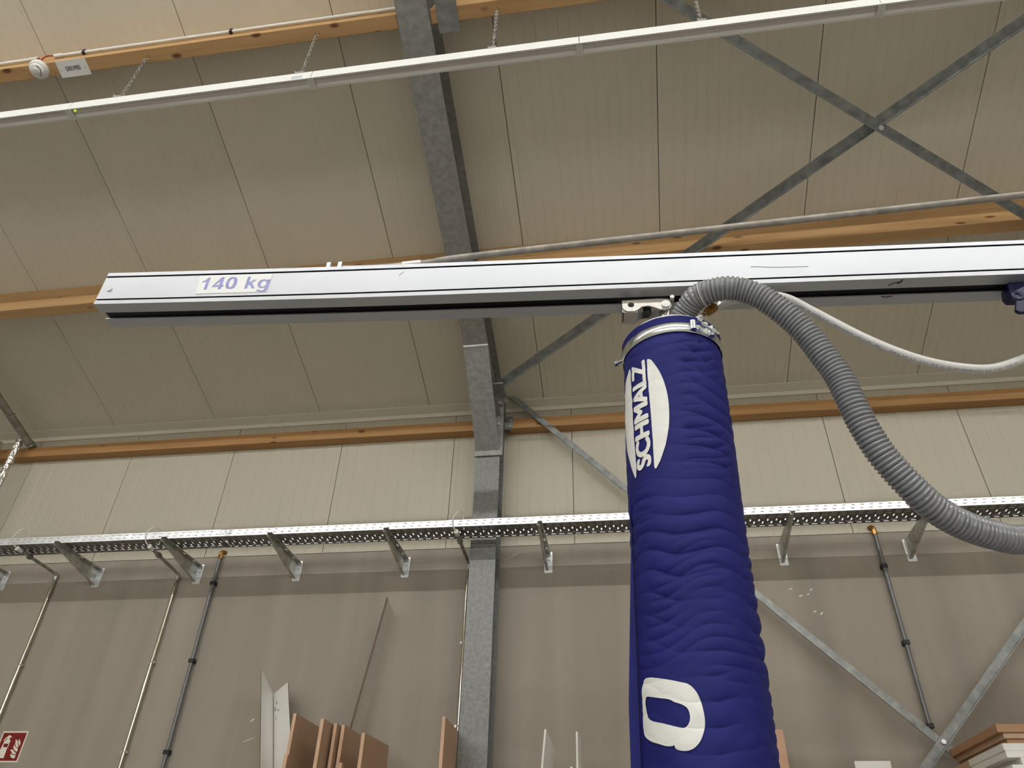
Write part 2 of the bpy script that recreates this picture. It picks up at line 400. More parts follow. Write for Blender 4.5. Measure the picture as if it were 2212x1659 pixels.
# ================================================================== BRACING (steel angles)
def angle_bar(name, p, q, nrm, label, wid=.066, leg=.05, flip=1, th=.006, bolt=None):
    """p, q: centre line ends; nrm: unit normal of the broad leg, towards the room"""
    p, q, nrm = Vector(p), Vector(q), Vector(nrm).normalized(); d = (q-p); e = d.normalized().cross(nrm).normalized()*flip
    r = thing(name, label, 'brace', p, 'diagonal steel bracing')
    h = wid/2; poly = [(-h, 0), (h, 0), (h, leg), (h-th, leg), (h-th, th), (-h, th)]
    MB().prism([p+e*a+nrm*b for a, b in poly], d).build('angle_bar', 'galvb', r)
    if bolt is not None:
        c = p+d*bolt
        MB().cyl(c+nrm*th, c+nrm*(th+.014), .014, 6).build('bolt', 'zinc', r)
    root_at(r, p); return r
def rp(x, y, k): return Vector((x, y, zc(y)-k))
NR = Vector((0, -sa, -ca))
# roof: A from the column head up to the right, B the other way and nearer to the room
angle_bar('roof_brace', rp(-.86, 4.588, .345), rp(4.9, .86, .345), NR, 'galvanised roof brace rising to the right from the column head', .070, .022, 1)
angle_bar('roof_brace', rp(-.9, 1.265, .36), rp(4.2, 4.565, .36), NR, 'galvanised roof brace falling to the right, in front of the other at the crossing', .055, .034, 1, bolt=.513)
# wall
angle_bar('wall_brace', (-.915, 5.055, 5.256), (4.2, 5.055, 0.01), (0, -1, 0), 'galvanised wall brace falling to the right from the column head behind the blue tube', .050, .012, 1)
angle_bar('wall_brace', (-.73, 5.035, 0.01), (4.45, 5.035, 5.12), (0, -1, 0), 'galvanised wall brace rising at lower right, bolted over the other one', .052, .03, 1, bolt=.4855)

# ================================================================== CABLE TRAY
TY0, TY1, TZ0, TZ1 = 4.646, 4.846, 3.812, 3.866
def sheet(mb, fn, L, Wd, pitch, rows, thick=None):
    """flat strip 0..L by 0..Wd with slots; rows: (centre, slot length along, slot width across, phase); fn(a, b)"""
    rows = sorted(rows); cuts = [0]
    for r in rows: cuts += [r[0]-r[2]/2, r[0]+r[2]/2]
    cuts.append(Wd)
    for i in range(len(cuts)-1):
        b0, b1 = cuts[i], cuts[i+1]
        if i % 2 == 0: mb.add([fn(0, b0), fn(L, b0), fn(L, b1), fn(0, b1)], [(0, 1, 2, 3)])
        else:
            r = rows[i//2]; x = 0.; k = 0
            while True:
                s = r[3]*pitch+k*pitch; e = s+r[1]
                if e > L-.01: break
                mb.add([fn(x, b0), fn(s, b0), fn(s, b1), fn(x, b1)], [(0, 1, 2, 3)]); x = e; k += 1
            mb.add([fn(x, b0), fn(L, b0), fn(L, b1), fn(x, b1)], [(0, 1, 2, 3)])
tray = thing('cable_tray', 'perforated galvanised cable tray running along the wall on brackets', 'cable tray', (-2.9, TY0, TZ0))
def section(x0, x1):
    L = x1-x0; Hh = TZ1-TZ0; P = .0575
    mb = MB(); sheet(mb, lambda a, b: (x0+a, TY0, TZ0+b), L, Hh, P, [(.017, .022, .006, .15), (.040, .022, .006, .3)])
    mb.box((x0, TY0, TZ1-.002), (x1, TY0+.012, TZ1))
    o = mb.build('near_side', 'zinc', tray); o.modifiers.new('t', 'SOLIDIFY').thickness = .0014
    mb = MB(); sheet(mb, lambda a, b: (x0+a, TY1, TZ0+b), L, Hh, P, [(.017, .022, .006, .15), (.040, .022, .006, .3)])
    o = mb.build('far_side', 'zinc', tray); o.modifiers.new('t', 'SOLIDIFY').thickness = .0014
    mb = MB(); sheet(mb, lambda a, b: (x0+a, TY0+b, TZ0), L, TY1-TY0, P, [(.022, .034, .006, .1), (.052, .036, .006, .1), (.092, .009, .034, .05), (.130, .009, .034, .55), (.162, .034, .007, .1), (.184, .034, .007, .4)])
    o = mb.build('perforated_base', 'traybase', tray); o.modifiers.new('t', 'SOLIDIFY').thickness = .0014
section(-8.5, -2.938); section(-2.934, 5.0)
mb = MB(); mb.box((-2.90, TY0-.004, TZ0+.006), (-2.86, TY0-.0012, TZ1-.004)); mb.tube([(-2.895, TY0-.006, TZ1-.006), (-2.893, TY0-.006, TZ0+.022), (-2.88, TY0-.006, TZ0+.016), (-2.867, TY0-.006, TZ0+.022), (-2.865, TY0-.006, TZ1-.006)], .003, 6)
mb.build('splice_clip', 'zinc', tray)
root_at(tray, tray.location)

# brackets: C-shaped tapering arm, open to the right, welded to a wall plate
def tray_bracket(x, label):
    r = thing('tray_bracket', label, 'bracket', (x, YW, 3.65), 'brackets under the cable tray')
    y0, zt = 4.612, TZ0-.002
    arm = MB()
    web = [(x, YW-.004, zt), (x, y0, zt), (x, y0, zt-.026), (x, YW-.004, zt-.135)]
    arm.prism(web, (.003, 0, 0))
    arm.box((x, y0, zt-.0), (x+.036, 4.75, zt+.0015)); arm.box((x, 4.79, zt), (x+.036, 4.90, zt+.0015)); arm.box((x, 4.94, zt), (x+.036, 5.05, zt+.0015)); arm.box((x, 5.08, zt), (x+.036, YW-.004, zt+.0015))
    for q in ((4.75, 4.79), (4.90, 4.94), (5.05, 5.08)):
        arm.box((x, q[0], zt), (x+.012, q[1], zt+.0015)); arm.box((x+.024, q[0], zt), (x+.036, q[1], zt+.0015))
    arm.prism([(x, y0, zt-.026), (x, YW-.004, zt-.135), (x, YW-.004, zt-.1335), (x, y0, zt-.0245)], (.022, 0, 0))
    arm.build('arm', 'bracket', r)
    MB().box((x-.012, YW-.005, zt-.152), (x+.05, YW, zt+.012)).build('wall_plate', 'zinc', r, bevel=.003)
    MB().cyl((x+.026, YW-.018, zt-.045), (x+.026, YW-.005, zt-.045), .011, 6).build('bolt', 'zinc', r)
    MB().cyl((x+.022, YW-.012, zt-.135), (x+.022, YW-.005, zt-.135), .006, 6).build('bolt', 'zinc', r)
    root_at(r, (x, YW, 3.65)); return r
b0 = tray_bracket(-4.262, 'tray bracket between the two left nickel conduits')
for x, lab in ((-5.12, 'tray bracket cut by the left edge of the picture'), (-3.384, 'tray bracket between a nickel conduit and the left grey pipe'),
               (-2.55, 'tray bracket above the white boards'), (-1.675, 'tray bracket nearest the column on its left'), (-.575, 'tray bracket right of the column'),
               (1.108, 'tray bracket between the blue tube and the right grey pipe'), (1.965, 'tray bracket beside the grey hose, right of the grey pipe')):
    dup(b0, (x+4.262, 0, 0), lab)

# ================================================================== CONDUITS AND PIPES ON THE WALL
def conduit(x, label, ztop, clips, xo=0, arm_y=4.70):
    r = thing('wall_conduit', label, 'conduit', (x, YW, 0), 'nickel conduits up to the cable tray')
    y = YW-.028
    MB().cyl((x, y, 0.02), (x, y, ztop-.03), .0125, 14).build('riser', 'chrome', r, True)
    MB().cyl((x, y, ztop-.16), (x, y, ztop-.10), .0155, 14).build('coupling', 'chrome', r, True)
    MB().cyl((x, y, ztop-.9), (x, y, ztop-.82), .0150, 14).build('coupling', 'chrome', r, True)
    pth = catmull([(x, y, ztop-.05), (x, y, ztop-.015), (x, y-.012, ztop), (x+xo*.1, y-.05, ztop+.003)], 5)
    MB().tube(pth, .0155, 12).build('elbow', 'steel', r, True)
    e = Vector((x+xo, arm_y, ztop+.02)); s = Vector(pth[-1])
    MB().cyl(s, e, .0125, 12).build('arm', 'rod', r, True)
    d = (e-s).normalized()
    MB().cyl(e-d*.12, e-d*.10, .022, 12).build('locknut', 'greypipe', r, True)
    MB().cyl(e-d*.01, e+d*.04, .0165, 14).build('end_bush', 'white', r, True)
    q = e+d*.045
    loop = catmull([q, q+Vector((-.012, -.035, .02)), q+Vector((-.01, -.062, .07)), q+Vector((.02, -.05, .125)), q+Vector((.035, .0, .135)), q+Vector((.04, .03, .10)), q+Vector((.045, .05, .03))], 6)
    MB().tube(loop, .0048, 8).build('cable_loop', 'white', r, True)
    for z in clips:
        m = MB().box((x-.026, YW-.03, z-.007), (x+.026, YW-.022, z+.007)); m.cyl((x, YW, z), (x, YW-.02, z), .006, 8)
        m.torus((x, y, z), (1, 0, 0), (0, 1, 0), .0145, .003, 16, 6)
        for k in (-1, 1): m.cyl((x+k*.022, YW-.036, z), (x+k*.022, YW-.02, z), .004, 6)
        m.build('pipe_clip', 'steel', r)
    root_at(r, (x, YW, 0)); return r
conduit(-4.606, 'nickel conduit nearest the left edge, above the fire sign', 3.768, (3.05, 1.9))
conduit(-3.518, 'nickel conduit left of the grey pipe, with a cable ring at the tray', 3.735, (3.055, 2.45, 1.6), .03, 4.69)
conduit(-1.158, 'nickel conduit tucked against the left side of the column', 3.745, (3.155, 2.61, 1.7), .012, 4.665)
def air_pipe(x, label, clips, sgn, zb=.02):
    r = thing('air_pipe', label, 'pipe', (x, YW, 0), 'grey compressed air pipes on the wall')
    y = YW-.032
    MB().cyl((x, y, zb), (x, y, 3.87), .0135, 14).build('riser', 'greypipe', r, True)
    MB().cyl((x, y, 3.63), (x, y, 3.665), .0165, 14).build('coupling', 'greypipe', r, True)
    m = MB().cyl((x, y, 3.855), (x, y, 3.885), .019, 6); m.tube(catmull([(x, y, 3.88), (x, y, 3.90), (x+sgn*.008, y+.01, 3.915), (x+sgn*.02, y+.028, 3.915)], 4), .015, 12); m.build('brass_elbow', 'brass', r, True)
    for z in clips:
        m = MB().box((x-.02, YW-.05, z-.014), (x+.02, YW-.001, z+.014)); m.build('pipe_clip', 'black', r, bevel=.003)
    root_at(r, (x, YW, 0)); return r
air_pipe(-3.196, 'grey air pipe with brass elbow, left of the column', (3.65, 3.06, 2.45, 1.7), 1)
air_pipe(1.776, 'grey air pipe with brass elbow, right of the blue tube', (3.62, 3.10, 2.60), -1, 2.585)

# insulated pipes in the corner at far left
r = thing('jacketed_pipe', 'clear-jacketed pipe running down the roof slope at far left', 'pipe', rp(-5.33, 5.0, .2))
MB().cyl(rp(-5.345, 3.80, .2), rp(-5.335, 5.02, .2), .034, 16).build('pipe_run', 'jacket', r, True)
MB().torus(rp(-5.335, 4.72, .2), (1, 0, 0), (0, sa, ca), .034, .006, 20, 6).build('band', 'jacket', r, True)
MB().tube(catmull([rp(-5.335, 5.02, .2), rp(-5.33, 5.05, .2), rp(-5.32, 5.062, .215)], 4), .037, 14).build('end_cap', 'jacket', r, True)
root_at(r, r.location)
for x, lab in ((-5.395, 'silver foil wrapped pipe hanging below the jacketed pipe at far left'), (-5.60, 'silver foil wrapped pipe at the very left edge')):
    mb = MB(); pth = [Vector((x+.003*noise.noise((x, z*3, 0)), 4.98, z)) for z in [5.0-.012*i for i in range(180)]]
    n = 20; P = []; 
    for p in pth:
        for k in range(n):
            a = 2*math.pi*k/n; rr = .030+.006*noise.noise((math.cos(a)*2.2+x, math.sin(a)*2.2, p.z*22))+.003*noise.noise((math.cos(a)*6, math.sin(a)*6+x, p.z*60))
            P.append(p+Vector((math.cos(a)*rr, math.sin(a)*rr, 0)))
    N = len(pth); F = [(i*n+k, i*n+(k+1) % n, (i+1)*n+(k+1) % n, (i+1)*n+k) for i in range(N-1) for k in range(n)]+[tuple(range(n))]
    tag(fix(obj('foil_pipe', P, F, 'foil')), lab, 'pipe', 'foil wrapped pipes in the corner')

# fire extinguisher sign
fs = thing('fire_sign', 'red and white fire extinguisher sign on the concrete wall at lower left', 'sign', (-4.54, YW, 2.388))
def fsn(x, z, d): return Vector((-4.541+x*.203, YW-d, 2.388+z*.203))
MB().box(fsn(0, 0, .004), fsn(1, 1, 0)).build('board', 'cream', fs)
MB().box(fsn(.045, .05, .0048), fsn(.955, .95, .004)).build('red_field', 'red', fs)
PIC = [
 [(.144,.137),(.417,.133),(.405,.481),(.224,.481),(.219,.597),(.399,.597),(.432,.652),(.408,.717),(.359,.742),(.357,.781),(.409,.794),(.418,.833),(.361,.841),(.344,.87),(.294,.87),(.262,.837),(.21,.798),(.158,.738),(.146,.674),(.166,.687),(.201,.738),(.264,.785),(.271,.747),(.21,.695),(.185,.635),(.160,.412)],
 [(.606,.725),(.681,.712),(.714,.67),(.745,.601),(.8,.524),(.843,.489),(.813,.472),(.752,.489),(.678,.558),(.65,.618),(.642,.67)],
 [(.757,.755),(.795,.695),(.856,.622),(.86,.567),(.846,.528),(.792,.575),(.758,.627),(.742,.695)],
 [(.635,.571),(.682,.515),(.759,.464),(.84,.438),(.846,.378),(.836,.33),(.755,.369),(.674,.429),(.633,.506)],
 [(.555,.386),(.618,.412),(.683,.386),(.744,.335),(.838,.292),(.815,.262),(.745,.253),(.677,.283),(.628,.343)],
 [(.632,.279),(.695,.245),(.767,.227),(.836,.24),(.853,.18),(.843,.133),(.77,.129),(.69,.163),(.64,.215)]]
for i, pl in enumerate(PIC):
    plate_mb([pl], lambda x, y, d: fsn(x, y, .0049+d), .0005).build('extinguisher_symbol' if i == 0 else 'flame_symbol', 'cream', fs)
MB().box(fsn(.395, .48, .0054), fsn(.425, .60, .0049)).build('extinguisher_edge', 'cream', fs)
root_at(fs, fs.location)

# ================================================================== CEILING SERVICES
pu = lambda x, m_, n_: Vector((x, 2.051+m_*ca-n_*sa, zc(2.051+.31*sa)-.31*ca-m_*sa-n_*ca))     # on the upper purlin's underside: across, below
sd = thing('smoke_detector', 'round white smoke detector under the pine purlin at upper left', 'smoke detector', pu(-3.438, .03, 0))
def disc(prof, cx, cm_, n=36):
    P = []; 
    for rr, hh in prof: P += [pu(cx+rr*math.cos(2*math.pi*k/n), cm_+rr*math.sin(2*math.pi*k/n), hh) for k in range(n)]
    F = [(i*n+k, i*n+(k+1) % n, (i+1)*n+(k+1) % n, (i+1)*n+k) for i in range(len(prof)-1) for k in range(n)]+[tuple(range((len(prof)-1)*n, len(prof)*n))]
    mb = MB(); mb.v = P; mb.f = F; return mb
disc([(.058, 0), (.060, .012), (.058, .022), (.050, .030)], -3.438, .030).build('base', 'white', sd, True)
disc([(.044, .030), (.043, .040), (.036, .046), (.030, .047)], -3.438, .030).build('chamber_cap', 'whitemetal', sd, True)
disc([(.022, .047), (.021, .056), (.017, .058)], -3.438, .030).build('boss', 'white', sd, True)
for k in range(7):
    a = math.radians(-50+k*19); c0, c1 = .029, .037; m = MB()
    da = .09
    m.add([pu(-3.438+rr*math.cos(a+e), .030+rr*math.sin(a+e), hh) for rr, e, hh in ((c0, -da, .0485), (c1, -da, .0470), (c1, da, .0470), (c0, da, .0485))], [(0, 1, 2, 3)])
    m.build('vent_slot', 'text', sd)
root_at(sd, sd.location)
sg = thing('purlin_sign', 'white plate lettered GR01/M05 on the pine purlin', 'sign', pu(-3.215, .045, 0))
def sgn(x, y, d): return pu(-3.318+x, .098-y, .001+d)
MB().box((0, 0, 0), (.203, .098, .003), sgn).build('plate', 'whitemetal', sg)
v, f = text2d('GR01/M05'); v = fit(v, .050, .150, .036, .062)
for lv, lf in islands(v, f):
    mb = MB()
    for q, (dx, dy) in enumerate(((0, 0), (.0006, .0003), (-.0006, .0003), (0, -.0006))): mb.add([sgn(p.x+dx, p.y+dy, .0034+q*.00004) for p in lv], lf)
    mb.build('letter', 'text', sg)
for x in (.018, .185): MB().cyl(sgn(x, .045, .003), sgn(x, .045, .0045), .004, 8).build('screw', 'steel', sg)
root_at(sg, sg.location)
# conduit along the near face of the purlin, interrupted at the detector
def nf(x, d, out): return Vector((x, 2.051+.31*sa-d*sa-out*ca, zc(2.051+.31*sa)-d*ca+out*sa))    # near face: depth below ceiling, stand-off
def pconduit(x0, x1, label):
    r = thing('purlin_conduit', label, 'conduit', nf((x0+x1)/2, .19, .014), 'conduits along the upper purlin')
    MB().cyl(nf(x0, .19, .014), nf(x1, .19, .014), .0105, 12).build('tube', 'white', r, True)
    return r
r = pconduit(-6.8, -3.535, 'pale conduit along the purlin, left of the smoke detector')
MB().cyl(nf(-3.56, .19, .014), nf(-3.505, .19, .014), .0135, 12).build('end_bush', 'white', r, True)
MB().box(nf(-3.80, .20, .0), nf(-3.785, .18, .03)).build('clip', 'black', r)
root_at(r, r.location)
r = pconduit(-3.355, -1.115, 'pale conduit along the purlin, from the detector to the rafter')
MB().cyl(nf(-3.39, .19, .014), nf(-3.33, .19, .014), .0135, 12).build('end_bush', 'white', r, True)
for x in (-3.19, -2.19): MB().box(nf(x, .203, .0), nf(x+.018, .177, .03)).build('clip', 'black', r)
MB().cyl(nf(-1.43, .19, .014), nf(-1.38, .19, .014), .012, 12).build('coupling', 'white', r, True)
root_at(r, r.location)
for pts, lab in (([nf(-3.505, .19, .014), nf(-3.49, .20, .018), nf(-3.475, .24, .02), nf(-3.465, .30, .012), pu(-3.46, .0, .008)], 'red wire into the detector from its left'),
                 ([nf(-3.39, .19, .014), nf(-3.405, .195, .02), nf(-3.42, .23, .025), nf(-3.427, .295, .012), pu(-3.425, .0, .008)], 'red wire into the detector from its right')):
    tag(MB().tube(catmull(pts, 5), .0042, 8).build('red_wire', 'redwire', None, True), lab, 'wire', 'red wires at the smoke detector')

# hanging continuous strip lights
def strip_light(x0, x1, y, ztop, label, group, lit=False, joint=True, led=False, barcode=False):
    r = thing('strip_light', label, 'light fixture', ((x0+x1)/2, y, ztop), group)
    g = .002; a, b = x0+g, x1-g; h = .074; hw = .030
    # upper housing: bright sloping sides
    MB().prism([(a, y-hw, ztop-h), (a, y-hw+.006, ztop), (a, y+hw-.006, ztop), (a, y+hw, ztop-h), (a, y+hw-.004, ztop-h), (a, y+hw-.012, ztop-.012), (a, y-hw+.012, ztop-.012), (a, y-hw+.004, ztop-h)], (b-a, 0, 0)).build('housing', 'whitemetal', r)
    MB().box((a, y-hw-.002, ztop-h-.004), (b, y-hw+.003, ztop-h)).build('side_lip', 'whitemetal', r)
    MB().box((a, y+hw-.003, ztop-h-.004), (b, y+hw+.002, ztop-h)).build('side_lip', 'whitemetal' if lit else 'lens', r)
    if lit:
        MB().prism([(a, y-hw+.005, ztop-h), (a, y-.026, ztop-h-.022), (a, y-.014, ztop-h-.040), (a, y+.014, ztop-h-.040), (a, y+.026, ztop-h-.022), (a, y+hw-.005, ztop-h)], (b-a, 0, 0)).build('diffuser', 'lit', r)
    else:
        MB().prism([(a, y-hw+.005, ztop-h+.004), (a, y-hw+.005, ztop-h-.002), (a, y-.012, ztop-h+.010), (a, y+.010, ztop-h+.010), (a, y+hw-.005, ztop-h-.002), (a, y+hw-.005, ztop-h+.004), (a, y+.010, ztop-h+.016), (a, y-.012, ztop-h+.016)], (b-a, 0, 0)).build('diffuser', 'lens', r)
        MB().box((a, y-.012, ztop-h+.0065), (b, y+.010, ztop-h+.0095)).build('lens_channel', 'lensin', r)
    if joint:
        MB().box((x1-.018, y-hw-.005, ztop-h-.0105), (x1-.0005, y+hw+.005, ztop-h-.003)).build('joint_cover', 'white', r)
        MB().box((x0+.0005, y-hw-.005, ztop-h-.0105), (x0+.018, y+hw+.005, ztop-h-.003)).build('joint_cover', 'white', r)
    if led: MB().cyl((x0+.040, y-.016, ztop-h-.006), (x0+.040, y-.016, ztop-h+.002), .006, 12).build('indicator_lamp', 'led', r)
    if barcode:
        bc = MB().box((x1-.115, y-hw-.0012+.001, ztop-h+.008), (x1-.045, y-hw+.001, ztop-h+.038)); o = bc.build('label_sticker', 'sticker', r)
        for k in range(14):
            xx = x1-.112+k*.0046; MB().box((xx, y-hw-.0016+.001, ztop-h+.011), (xx+.0022, y-hw-.0011+.001, ztop-h+.035)).build('barcode_bar', 'ink', o)
    root_at(r, r.location); return r
LY, LZ = 2.077, 5.353
GL = 'unlit strip lights hanging in one line'
for x0, x1, lab, kw in ((-4.455, -2.985, 'unlit strip light module at the left edge, under the smoke detector', {}), (-2.985, -1.520, 'unlit strip light module with a green indicator at its left end', dict(led=True, barcode=True)),
                    (-1.520, -.049, 'unlit strip light module crossing in front of the steel rafter', {}), (-.049, 1.442, 'unlit strip light module right of the rafter, in front of the roof brace', {}),
                    (1.442, 2.93, 'unlit strip light module cut by the top right edge', {})):
    strip_light(x0, x1, LY, LZ, lab, GL, **kw)
ORD = ('first', 'second', 'third', 'fourth', 'fifth', 'last')
for i, (y, z) in enumerate(ROWS):
    for k in range(6):
        x = -8.9+k*2.96
        strip_light(x, x+2.94, y, z, '%s lit strip light from the left in the %s row behind the viewer' % (ORD[k], ('nearest', 'second', 'third', 'farthest')[i]), 'lit strip lights behind the viewer', lit=True, joint=False)
# chains
def chain(x, label):
    top = pu(x, .035, 0); yb = LY; zb = LZ+.055
    r = thing('suspension_chain', label, 'chain', (x, LY, LZ), 'chains carrying the strip lights')
    hk = MB(); 
    hk.cyl(top+Vector((0, 0, .03)), top-Vector((0, 0, .012)), .0035, 8)
    hk.tube(catmull([top-Vector((0, 0, .01)), top+Vector((.014, 0, -.02)), top+Vector((.018, 0, -.038)), top+Vector((.004, 0, -.055)), top+Vector((-.014, 0, -.044)), top+Vector((-.016, 0, -.028))], 5), .0032, 7)
    hk.build('screw_hook', 'chrome', r, True)
    a = top+Vector((.002, 0, -.050)); b = Vector((x, yb, zb)); L = (b-a).length; n = max(3, int(L/.021)); lk = MB(); d = (b-a)/n
    for i in range(n):
        c0 = a+d*(i+.5); u_ = Vector((1, 0, 0)) if i % 2 else Vector((0, 1, 0)); e = d.normalized()
        lk.tube([c0+u_*(.0075*math.cos(t))+e*(.0145*math.sin(t)) for t in [2*math.pi*j/12 for j in range(12)]], .0028, 6, True)
    lk.build('links', 'rod', r, True)
    cb = MB(); cb.torus((x, yb, zb-.010), (1, 0, 0), (0, 0, 1), .013, .003, 18, 6)
    cb.box((x-.022, yb-.03, LZ+.0005), (x+.022, yb+.03, LZ+.006)); cb.box((x-.004, yb-.012, LZ+.006), (x+.004, yb+.012, LZ+.034)); cb.cyl((x-.02, yb-.028, LZ+.003), (x-.02, yb-.028, LZ+.016), .005, 8)
    cb.build('fixture_clip', 'steel', r, True)
    root_at(r, r.location); return r
for x, lab in ((-2.704, 'chain holding the light at its left, nearest the white sign'), (-1.603, 'chain holding the light left of the rafter, beside the barcode label'), (-.512, 'chain holding the light right of the rafter'), (.585, 'chain in front of the roof brace at the top edge')):
    chain(x, lab)

# ================================================================== STORAGE RACK AND BOARDS ALONG THE WALL
def rack(x0, x1, y1, label, upper=None):
    rk = thing('storage_rack', label, 'rack', ((x0+x1)/2, 4.7, 0), 'racks under the boards')
    MB().box((x0, 4.36, 1.86), (x1, y1, 1.9)).build('deck', 'mdf', rk)
    if x1 < -1: MB().box((x1, 4.36, 1.86), (x1+.2, 4.9, 1.9)).build('deck', 'mdf', rk)
    for x in (x0+.05, x1-.05):
        for y in (4.42, y1-.05): MB().box((x-.03, y-.03, 0), (x+.03, y+.03, 1.86)).build('leg', 'galvb', rk)
    if upper:
        MB().box((upper[0], 4.34, 2.10), (upper[1], y1, 2.1405)).build('shelf', 'mdf', rk)
        for x in (upper[0]+.04, upper[1]-.04):
            for y in (4.4, y1-.04): MB().box((x-.02, y-.02, 1.9), (x+.02, y+.02, 2.10)).build('post', 'galvb', rk)
    root_at(rk, rk.location)
rack(-2.75, -1.22, 5.165, 'storage rack under the boards left of the column')
rack(-.80, 2.95, 5.02, 'storage rack under the boards right of the column', (1.80, 2.33))
DK = 1.9
def slab(name, corners, th, m, label, group, cat='board', edge=None):
    """corners: 4 points of one face in order; th: thickness vector"""
    o = MB().prism(corners, th).build(name, m, None, bevel=.0008)
    if edge: pass
    return tag(o, label, cat, group)
GM = 'brown fibreboards standing on edge'
def upright(xf, xb, yf, yb, zt, th, m, label, group):
    o = slab('fibreboard' if group == GM else 'white_board', [(xf, yf, DK), (xf, yf, zt), (xb, yb, zt), (xb, yb, DK)], (th, 0, 0), m, label, group)
    if m in ('mdf', 'mdf2'):
        o.data.materials.append(M['mdfedge'])
        for p in o.data.polygons:
            if abs(p.normal.y) > .8: p.material_index = 1  # edges facing the room lightened as if lit
    return o
upright(-2.114, -2.118, 4.671, 5.10, 2.594, .020, 'mdf', 'leftmost upright brown fibreboard, beside the white boards', GM)
upright(-2.085, -2.089, 4.585, 4.66, 2.346, .022, 'mdf', 'short brown fibreboard in front of the leftmost upright one', GM)
upright(-1.914, -1.918, 4.636, 4.98, 2.556, .022, 'mdf', 'second tall brown fibreboard from the white boards', GM)
upright(-1.872, -1.874, 4.76, 4.98, 2.553, .020, 'mdf', 'third brown fibreboard, pressed against the second', GM)
upright(-1.836, -1.838, 4.80, 5.13, 2.552, .022, 'mdf', 'fourth brown fibreboard, under the foot of the thin leaning board', GM)
upright(-1.655, -1.625, 4.683, 5.10, 2.483, .022, 'mdf', 'brown fibreboard at the right end of the group of four', GM)
upright(-1.735, -1.737, 4.59, 4.63, 2.304, .017, 'mdf3', 'thin tan batten in front of the brown fibreboards', GM)
upright(-1.106, -1.122, 4.476, 4.90, 2.53, .020, 'mdf', 'tan fibreboard standing just left of the steel column foot', GM)
GW = 'white boards standing on edge'
def lean(p0, z0, p1, z1, zb=2.03):      # extend a leaning edge down to what it stands on
    a = Vector(p0); b = Vector(p1); t = (zb-a.z)/(b.z-a.z); return a+(b-a)*t
wa, wb = Vector((-2.532, 4.95, 2.939)), lean((-2.532, 4.95, 2.939), 0, (-2.394, 4.95, 2.327), 0)
ma, mb_ = Vector((-2.506, 5.14, 2.825)), lean((-2.506, 5.14, 2.825), 0, (-2.398, 5.14, 2.355), 0)
va, vb = Vector((-2.350, 5.0, 2.864)), lean((-2.350, 5.0, 2.864), 0, (-2.250, 5.0, 2.496), 0)
slab('white_board', [wb, wa, ma, mb_], (-.004, 0, 0), 'wboard', 'thin white board, the left and taller one of the leaning pair', GW)
slab('white_board', [vb, va, ma+Vector((.006, 0, 0)), mb_+Vector((.006, 0, 0))], (.004, .003, 0), 'wboard', 'thin white board, the right one of the leaning pair, with blue marks', GW)
def strip_edge(o, a, b, w_=.0035): MB().prism([a+Vector((-w_, -.003, 0)), b+Vector((-w_, -.003, 0)), b+Vector((.001, -.003, 0)), a+Vector((.001, -.003, 0))], (0, .002, 0)).build('dark_edge', 'bedge', o)
WB = [o for o in bpy.data.objects if o.name.startswith('white_board') and o.parent is None]
strip_edge(WB[0], wb+Vector((-.003, 0, 0)), wa+Vector((-.003, 0, 0))); strip_edge(WB[1], vb+Vector((.006, .002, 0)), va+Vector((.006, .002, 0)))
fv, fh = (va-ma), (vb-va).normalized(); nf_ = fv.cross(fh).normalized(); nf_ = nf_ if nf_.y < 0 else -nf_
for k_, (c_, d_, w_, h_) in enumerate(((.10, .10, .010, .035), (.22, .07, .012, .022), (.30, .13, .020, .014), (.14, .17, .008, .020), (.62, .16, .012, .028))):
    p_ = ma+fv*c_+fh*d_+nf_*.0025; e_ = fv.normalized()
    obj('blue_mark', [p_, p_+e_*w_+fh*h_*.3, p_+e_*w_*.8+fh*h_, p_-e_*w_*.3+fh*h_*.7], [(0, 1, 2, 3)], 'bluemark', WB[1])
tag(MB().box((-2.46, 4.93, DK), (-2.13, 5.155, 2.028)).build('wood_block', 'mdf3', None, bevel=.002), 'offcut block under the leaning pair of white boards, below the picture edge', 'block')
ta, tb = Vector((-1.714, 5.0, 3.446)), lean((-1.714, 5.0, 3.446), 0, (-1.85, 5.0, 2.579), 0, DK)
o = slab('leaning_board', [tb, ta, (-1.703, 5.165, 3.381), (-1.93, 5.165, DK)], (.004, 0, 0), 'gboard', 'thin tall grey board with a brown edge leaning on the wall', None)
e = MB().prism([tb+Vector((-.003, -.002, 0)), ta+Vector((-.003, -.002, 0)), ta+Vector((.009, -.002, 0)), tb+Vector((.009, -.002, 0))], (0, .003, 0)).build('brown_edge', 'bedge', o)
slab('white_board', [(-.592, 4.7, DK), (-.533, 4.7, 2.504), (-.51, 4.95, 2.44), (-.57, 4.95, DK)], (.012, 0, 0), 'wboard', 'white board on edge right of the column, the tilted one', GW)
slab('white_board', [(-.354, 4.75, DK), (-.350, 4.75, 2.50), (-.345, 4.95, 2.50), (-.35, 4.95, DK)], (.011, 0, 0), 'wboard', 'white board on edge, upright, nearest the blue tube on its left', GW)
slab('white_board', [(-.378, 4.6, DK), (-.375, 4.6, 2.29), (-.375, 4.68, 2.29), (-.378, 4.68, DK)], (.012, 0, 0), 'wboard', 'short white board end just left of the upright white one', GW)
slab('fibreboard', [(.62, 5.0, DK), (.885, 5.0, DK), (.885, 5.0, 2.557), (.62, 5.0, 2.557)], (0, .02, 0), 'mdf3', 'pale tan board peeping out right of the blue tube', GM)
slab('white_board', [(1.231, 4.9, DK), (1.40, 4.9, DK), (1.427, 4.9, 2.370), (1.231, 4.9, 2.369)], (0, .02, 0), 'wboard', 'square white board facing the room at the bottom edge', GW)
GS = 'boards stacked flat at lower right'
